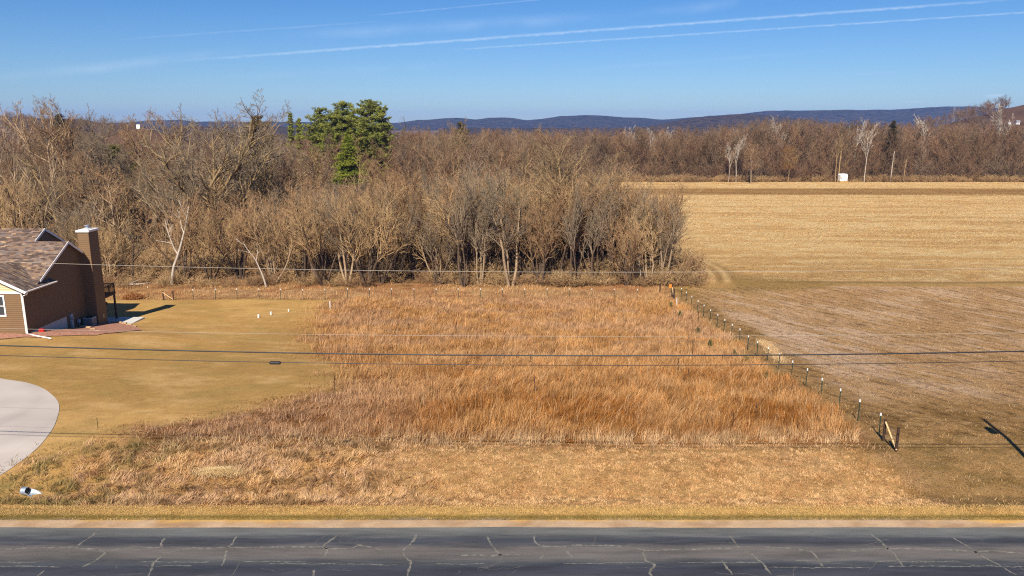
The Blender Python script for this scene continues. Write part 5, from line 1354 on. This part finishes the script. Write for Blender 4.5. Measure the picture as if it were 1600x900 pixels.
# orange marker at the fence corner
q = gp(1047, 458); rt_ = empty('marker_flag', tuple(q), 0, 'small orange marker at the far fence corner', 'marker'); m = MB(); m.tube([(0, 0, 0), (0, 0, 1.3)], .02, 5); m.build('pole', WOODP, rt_)
m = MB(); m.box(-.17, .17, -.02, .02, .7, 1.25); m.build('flag', mat_plain('orange_plastic', (.75, .22, .03), .6), rt_)

# ------------------------------------------------------------------ poles and wires
PX, PXL, PY = 29.3, -47.0, 36.0
POLE = mat_plain('weathered_pole', C(120, 100, 80) * .6, .9, .25, 6, stretch=(4, 4, .6)); CABLE = mat_plain('black_cable', (.018, .017, .022), .55, .1); ALU = mat_plain('bare_aluminium_wire', (.34, .30, .25), .6, .05)
WIRES = [('power_line', 12.12, .010, ALU, 'uppermost pale overhead wire crossing before the wood edge', 5.9e-4),
         ('power_line', 8.95, .008, ALU, 'second pale overhead wire crossing the middle of the tall grass', 4.5e-4),
         ('telephone_line', 7.97, .036, CABLE, 'thick black overhead cable crossing the whole view', 5.8e-4),
         ('telephone_line', 7.48, .019, CABLE, 'thin dark overhead cable just below the thick one', 5.6e-4)]
def wp(x, z):
    """the line stands a little farther from the road toward the left"""
    y = PY - .035 * (x - PX); return Vector((x * y / PY, y, CAM_H - (CAM_H - z) * y / PY))
for nm, z0, r, mt, lb, a in WIRES:
    m = MB(); m.tube([wp(x, z0 + a * (x - 5) ** 2) for x in np.linspace(PXL, PX, 60)], r, 5)
    q0 = wp(PX, z0 + a * (PX - 5) ** 2); m.tube([q0 + Vector((t, -.035 * t, -6e-4 * t * (70 - t))) for t in np.linspace(0, 70, 12)], r, 5)
    q0 = wp(PXL, z0 + a * (PXL - 5) ** 2); m.tube([q0 + Vector((-t, .035 * t, -6e-4 * t * (70 - t))) for t in np.linspace(0, 70, 12)], r, 5)
    o = m.build(nm, mt); tag(o, lb, 'wire')
xs_ = xat(430, PY, 7.6); zz = 7.48 + 5.6e-4 * (xs_ - 5) ** 2
q = wp(xs_, zz); m = MB(); m.tube([q + Vector(v) for v in ((-.30, 0, -.02), (-.24, 0, -.03), (.24, 0, -.03), (.30, 0, -.02))], [.03, .09, .09, .03], 8); o = m.build('cable_splice', CABLE); tag(o, 'black splice case hanging on the thin dark cable over the lawn', 'cable splice')
for X_, tr in ((PX, True), (PXL, False)):
    q = wp(X_, 12.12 + 5.9e-4 * (X_ - 5) ** 2); zt = q.z + .25
    rt_ = empty('utility_pole', (q.x, q.y + .18, hz(q.x, q.y)), 0, 'wooden utility pole ' + ('with transformer, casting the shadow at the right edge' if tr else 'without transformer, outside the left edge of the picture'), 'utility pole')
    zb = hz(q.x, q.y); m = MB(); m.tube([(0, 0, -.5), (0, 0, zt - zb)], [.19, .12], 10); m.build('pole', POLE, rt_, smooth=True)
    m = MB()
    for z_ in (12.05, 8.9, 7.9, 7.4): m.tube([(0, -.1, z_ + .6 - zb - .25), (0, -.22, z_ + .6 - zb - .25)], .05, 8)
    m.build('insulator', GREYM, rt_)
    if tr:
        m = MB(); m.tube([(-.42, .05, 9.9 - zb), (-.42, .05, 10.0 - zb), (-.42, .05, 10.85 - zb), (-.42, .05, 10.95 - zb)], [.2, .27, .27, .18], 14); m.tube([(-.42, .05, 10.95 - zb), (-.42, .05, 11.2 - zb)], .05, 8); m.build('transformer', GALV, rt_)

# ------------------------------------------------------------------ culvert, blind, far buildings
q = gp(50, 775); cv = empty('culvert_pipe', (q.x, q.y, q.z + .10), R(-8), 'galvanized corrugated culvert end in the ditch beside the driveway', 'culvert')
m = MB()
def half_shell(m, x0, x1, r0, r1, a0f, a1f, z, n=24, k=14):
    V_, F_ = [], []
    for i in range(n + 1):
        f = i / n; x = x0 + (x1 - x0) * f; r = r0 + (r1 - r0) * f + .010 * math.sin(i * 2.4); h = a0f + (a1f - a0f) * f
        for q_ in range(k + 1):
            a = -math.pi / 2 - h + 2 * h * q_ / k; V_.append((x, math.cos(a) * r, z + math.sin(a) * r))
    for i in range(n):
        for q_ in range(k): a = i * (k + 1) + q_; F_.append((a, a + 1, a + k + 2, a + k + 1))
    m.add(V_, F_)
half_shell(m, -.65, -.30, .27, .27, math.pi, math.pi, .20)
pipe = m.build('corrugated_pipe', GALV, cv, smooth=True); md = pipe.modifiers.new('thick', 'SOLIDIFY'); md.thickness = .02
m = MB(); half_shell(m, -.30, .95, .28, .62, math.pi * .52, .42, .24); ap = m.build('flared_apron', GALV, cv, smooth=True); md = ap.modifiers.new('thick', 'SOLIDIFY'); md.thickness = .02
m = MB(); m.tube([(-.36, 0, .20), (-.35, 0, .20)], .255, 18); m.build('opening_shade_disc', BLACKM, cv); cv.scale = (.8, .8, .8)  # black disc stands in for the shade inside the pipe
q = gp(1316, 285.2); Yb = q.y
bl = empty('hunting_blind', tuple(q), 0, 'white box shaped hunting blind on a low wooden frame at the far field edge', 'hunting blind')
m = MB(); bw, bd, b0, b1 = 1.45, 1.4, .75, 3.7
m.prism([(-bw, -bd, b0), (bw, -bd, b0), (bw + .05, -bd, b1 - .5), (bw - .35, -bd, b1), (-bw + .35, -bd, b1), (-bw - .05, -bd, b1 - .5)], (0, 2 * bd, 0)); m.build('shell', mat_plain('white_fibreglass', (.85, .85, .83), .5, .03), bl)
m = MB(); m.box(-bw + .02, -bw + .75, -bd - .02, -bd + .01, 1.75, 2.2); m.build('window_shade_panel', BLACKM, bl)  # black panel on the shell, painted shade of the blind's interior
m = MB()
for sx in (-1, 1):
    for sy in (-1, 1): m.box(sx * bw * .95 - .12, sx * bw * .95 + .12, sy * 1.2 - .1, sy * 1.2 + .1, -.2, .75)
m.box(-bw - .2, bw + .2, -1.42, -1.3, .1, .38); m.box(-bw - .2, bw + .2, -1.42, -1.3, .6, .75); m.box(-bw - .2, bw + .2, 1.3, 1.42, .6, .75); m.build('stand', mat_plain('yellow_lumber', C(220, 176, 100) * .7, .8), bl)

def far_building(name, label, cat, px, Y, py_top, py_base, wpx, roof=True, col=(.8, .8, .78), rcol=(.5, .5, .5), tall=False):
    z0, z1 = zrow(py_base, Y), zrow(py_top, Y); x = xat(px, Y, z0); w_ = wpx * Y / FPX / 2; zg = hz(x, Y)
    root = empty(name, (x, Y, zg), 0, label, cat); a, b_ = z0 - zg, z1 - zg
    m = MB(); m.box(-w_, w_, 0, w_ * 1.2 if w_ < 12 else 12, min(0, a) - .5, a + (b_ - a) * .6 if roof else b_); m.build('wall', mat_plain(name + '_wall', col, .7, .05), root)
    if roof:
        d_ = w_ * 1.2 if w_ < 12 else 12; e_ = a + (b_ - a) * .6
        m = MB(); m.prism([(-w_ - .4, -.5, e_), (-w_ - .4, d_ / 2, b_), (-w_ - .4, d_ + .5, e_)], (2 * w_ + .8, 0, 0)); m.build('roof', mat_plain(name + '_roof', rcol, .6, .05), root)
        m = MB()
        for k in range(3): m.box(-w_ * .7 + k * w_ * .6, -w_ * .7 + k * w_ * .6 + w_ * .18, -.06, .02, max(a, 0) + (e_ - max(a, 0)) * .3, max(a, 0) + (e_ - max(a, 0)) * .75)
        m.build('window', GLASS, root)
    return root
far_building('farm_shed', 'long low white shed far off before the left ridge', 'shed', 246, 640, 213.2, 216.2, 26, col=(.8, .8, .76), rcol=(.75, .76, .8))
far_building('silo', 'pale silo head above the trees left of the long shed', 'silo', 216, 520, 194.5, 200.5, 5.5, False, (.8, .78, .7))
far_building('farmhouse', 'white farmhouse on the hillside at the far right', 'house', 1591, 720, 188, 193.6, 5, col=(.8, .8, .8), rcol=(.2, .2, .22))
far_building('farm_shed', 'small white shed left of the farmhouse on the far right hillside', 'shed', 1577.5, 730, 190.5, 193, 3, col=(.8, .8, .8), rcol=(.4, .4, .42))
x = xat(1490, 1250, 30); tw = empty('lattice_tower', (x, 1250, hz(x, 1250)), 0, 'slim lattice mast on the ridge at the right', 'tower')
m = MB(); ht = zrow(166, 1250) - hz(x, 1250)
for sx, sy in ((-3, 0), (3, 0), (0, 4)): m.tube([(sx, sy, -1), (sx * .3, sy * .3, ht)], .22, 4)
for k in range(14):
    f = k / 14; w_ = 3 * (1 - .7 * f); w2 = 3 * (1 - .7 * (f + 1 / 14)); m.tube([(-w_, 0, ht * f), (w2, 0, ht * (f + 1 / 14))], .12, 3); m.tube([(w_, 0, ht * f), (-w2, 0, ht * (f + 1 / 14))], .12, 3)
m.build('mast', GALV, tw)

# ------------------------------------------------------------------ small growth and debris
STALK = mat_plain('dry_weed_stalk', C(96, 66, 48) * .6, .9, .2)
pls = empty('weed_stalk', (0, 0, 0)); m = MB(); m.tube([(0, 0, 0), (.02, .01, .9), (.0, .0, 1.75)], [.028, .022, .012], 5); m.build('stem', STALK, pls)
m = MB(); m.tube([(0, 0, 1.25), (0, 0, 1.4), (.0, .0, 1.85)], [.02, .05, .02], 6)
for k in range(6): a = k * 1.1; m.tube([(0, 0, .8 + k * .12), (.12 * math.cos(a), .12 * math.sin(a), .95 + k * .12)], [.012, .02], 4)
m.build('seed_head', STALK, pls)
SP = [(712, 528, 1.9, 'in the grass left of the view centre, above the thick cable'), (730, 562, .8, 'short, just behind the thick cable near the centre'), (828, 578, 1.5, 'crossing the thin cable at the centre'),
      (835, 620, 1.6, 'in front of the thin cable at the centre'), (926, 562, 1.2, 'touching the thick cable right of the centre'), (1059, 588, 1.7, 'dark, crossing both cables right of the centre'), (1076, 598, 1.2, 'right of the dark one that crosses both cables'),
      (1083, 560, 2.0, 'tall, in the grass near the field fence'), (1183, 662, 1.5, 'in the orange grass toward the near end of the fence'), (1091, 506, 1.6, 'close to the far part of the field fence'), (967, 540, 1.3, 'behind the pale wire right of the centre'),
      (523, 612, 1.3, 'where lawn and orange grass meet'), (1146, 672, 1.3, 'in the dark orange band left of the near fence end'), (640, 520, 1.2, 'in the paler grass behind the pale wire')]
for i, (px, py, h, lb) in enumerate(SP):
    o = pls if i == 0 else copy_tree(pls); q = gp(px, py); o.location = q; o.rotation_euler = (random.gauss(0, .06), random.gauss(0, .06), i * 1.3); o.scale = (1, 1, h / 1.85)
    tag(o, 'brown dead weed stalk ' + lb, 'weed stalk', 'dead weed stalks in the grass')
for i, (px, py, s, lb) in enumerate([(1048, 482, .75, 'first small green cedar seedling below the far fence corner'), (1062, 496, .7, 'small green cedar seedling second from the far fence corner'), (1090, 524, .8, 'small green cedar seedling beside the middle of the field fence'),
                                (1109, 546, .9, 'dark green cedar seedling above the thick cable by the fence'), (1196, 600, .8, 'green cedar seedling by the fence below the thin cable'), (1166, 570, .6, 'small green cedar seedling between the two dark cables'), (1147, 560, .7, 'green seedling just above the thick cable near the fence')]):
    q = gp(px, py); r_ = np.random.default_rng(950 + i); root = empty('cedar_seedling', tuple(q), 0, lb, 'seedling', 'cedar seedlings along the fence')
    m = MB(); m.tube([(0, 0, 0), (0, 0, s * 1.3)], [.03, .01], 5); m.build('stem', STALK, root)
    s *= .62; n = 40; zz = r_.random(n) * s * 1.4 + .1; rr = (1 - zz / (s * 1.6)) * .38 * np.sqrt(r_.random(n)); a = r_.uniform(0, 6.28, n)
    V, F, k = leafy(np.stack([np.cos(a) * rr, np.sin(a) * rr, zz], -1), .2, 8, 960 + i, 1.0)
    obj('foliage', mesh_np('foliage', V, F, None, [NEEDLE], np.array([.13, .13, .05]) * r_.uniform(.7, 1.2, (len(V), 1))), root)
# brush pile on the lawn behind the house
q = gp(209, 467); r_ = np.random.default_rng(31); n = 420; a = r_.uniform(0, 6.28, n); rr = np.sqrt(r_.random(n)); zz = r_.random(n) * .75 * (1 - rr * .8)
V, F, k = leafy(np.stack([np.cos(a) * rr * 1.15, np.sin(a) * rr * .8, zz], -1), .45, 8, 32, .4)
o = obj('brush_pile', mesh_np('brush_pile', V, F, None, [NEEDLE], np.array([.36, .16, .06]) * r_.uniform(.5, 1.3, (len(V), 1))), None, tuple(q)); tag(o, 'low pile of rust coloured dry boughs on the lawn beyond the deck', 'brush pile')
# fallen logs at the wood edge
for (px, py, ln, rz, rad, lb) in [(200, 447, 6.5, .12, .16, 'long pale fallen trunk behind the lawn left of the wooden brace'), (885, 420, 2.6, -.5, .13, 'short pale fallen limb beside the tall maple foot'), (700, 444, 5.0, .25, .12, 'dark fallen limb at the thicket front right of centre left'),
                              (596, 436, 3.4, .5, .1, 'grey fallen branch in the thicket front behind the field'), (770, 428, 2.4, 1.2, .1, 'leaning grey dead limb in the thicket behind the field'), (290, 425, 3.0, -.6, .1, 'pale broken branch at the foot of the silvery dead tree'),
                              (980, 425, 3.0, .2, .1, 'pale fallen branch at the right end of the thicket'), (385, 437, 3.6, -.2, .12, 'dark fallen limb below the short white snag'), (520, 437, 3.0, .1, .09, 'small fallen branch behind the lawn corner')]:
    q = gp(px, py); rt_ = empty('fallen_log', (q.x, q.y, q.z + rad * .7), rz, lb, 'log')
    m = MB(); m.tube([(-ln / 2, 0, 0), (-ln / 6, .1, .08), (ln / 4, -.05, .12), (ln / 2, .1, .3)], [rad, rad * .9, rad * .7, rad * .3], 7); m.tube([(0, 0, .1), (ln * .15, .3, .5), (ln * .28, .4, .8)], [rad * .5, rad * .35, rad * .15], 5)
    m.build('trunk', BARK['white' if 'pale' in lb else 'dark'], rt_, smooth=True)

# ------------------------------------------------------------------ air
hzb = MB(); hzb.box(-11000, 11000, -1500, 11000, -26, 190)
hm = bpy.data.materials.new('air_haze'); hm.use_nodes = True; n = hm.node_tree.nodes; n.remove(n['Principled BSDF'])
pv = n.new('ShaderNodeVolumePrincipled'); pv.inputs['Color'].default_value = (.28, .47, 1, 1); pv.inputs['Density'].default_value = .75e-4; pv.inputs['Anisotropy'].default_value = .0
hm.node_tree.links.new(pv.outputs[0], n['Material Output'].inputs['Volume'])
tag(hzb.build('haze', hm), kind='stuff')
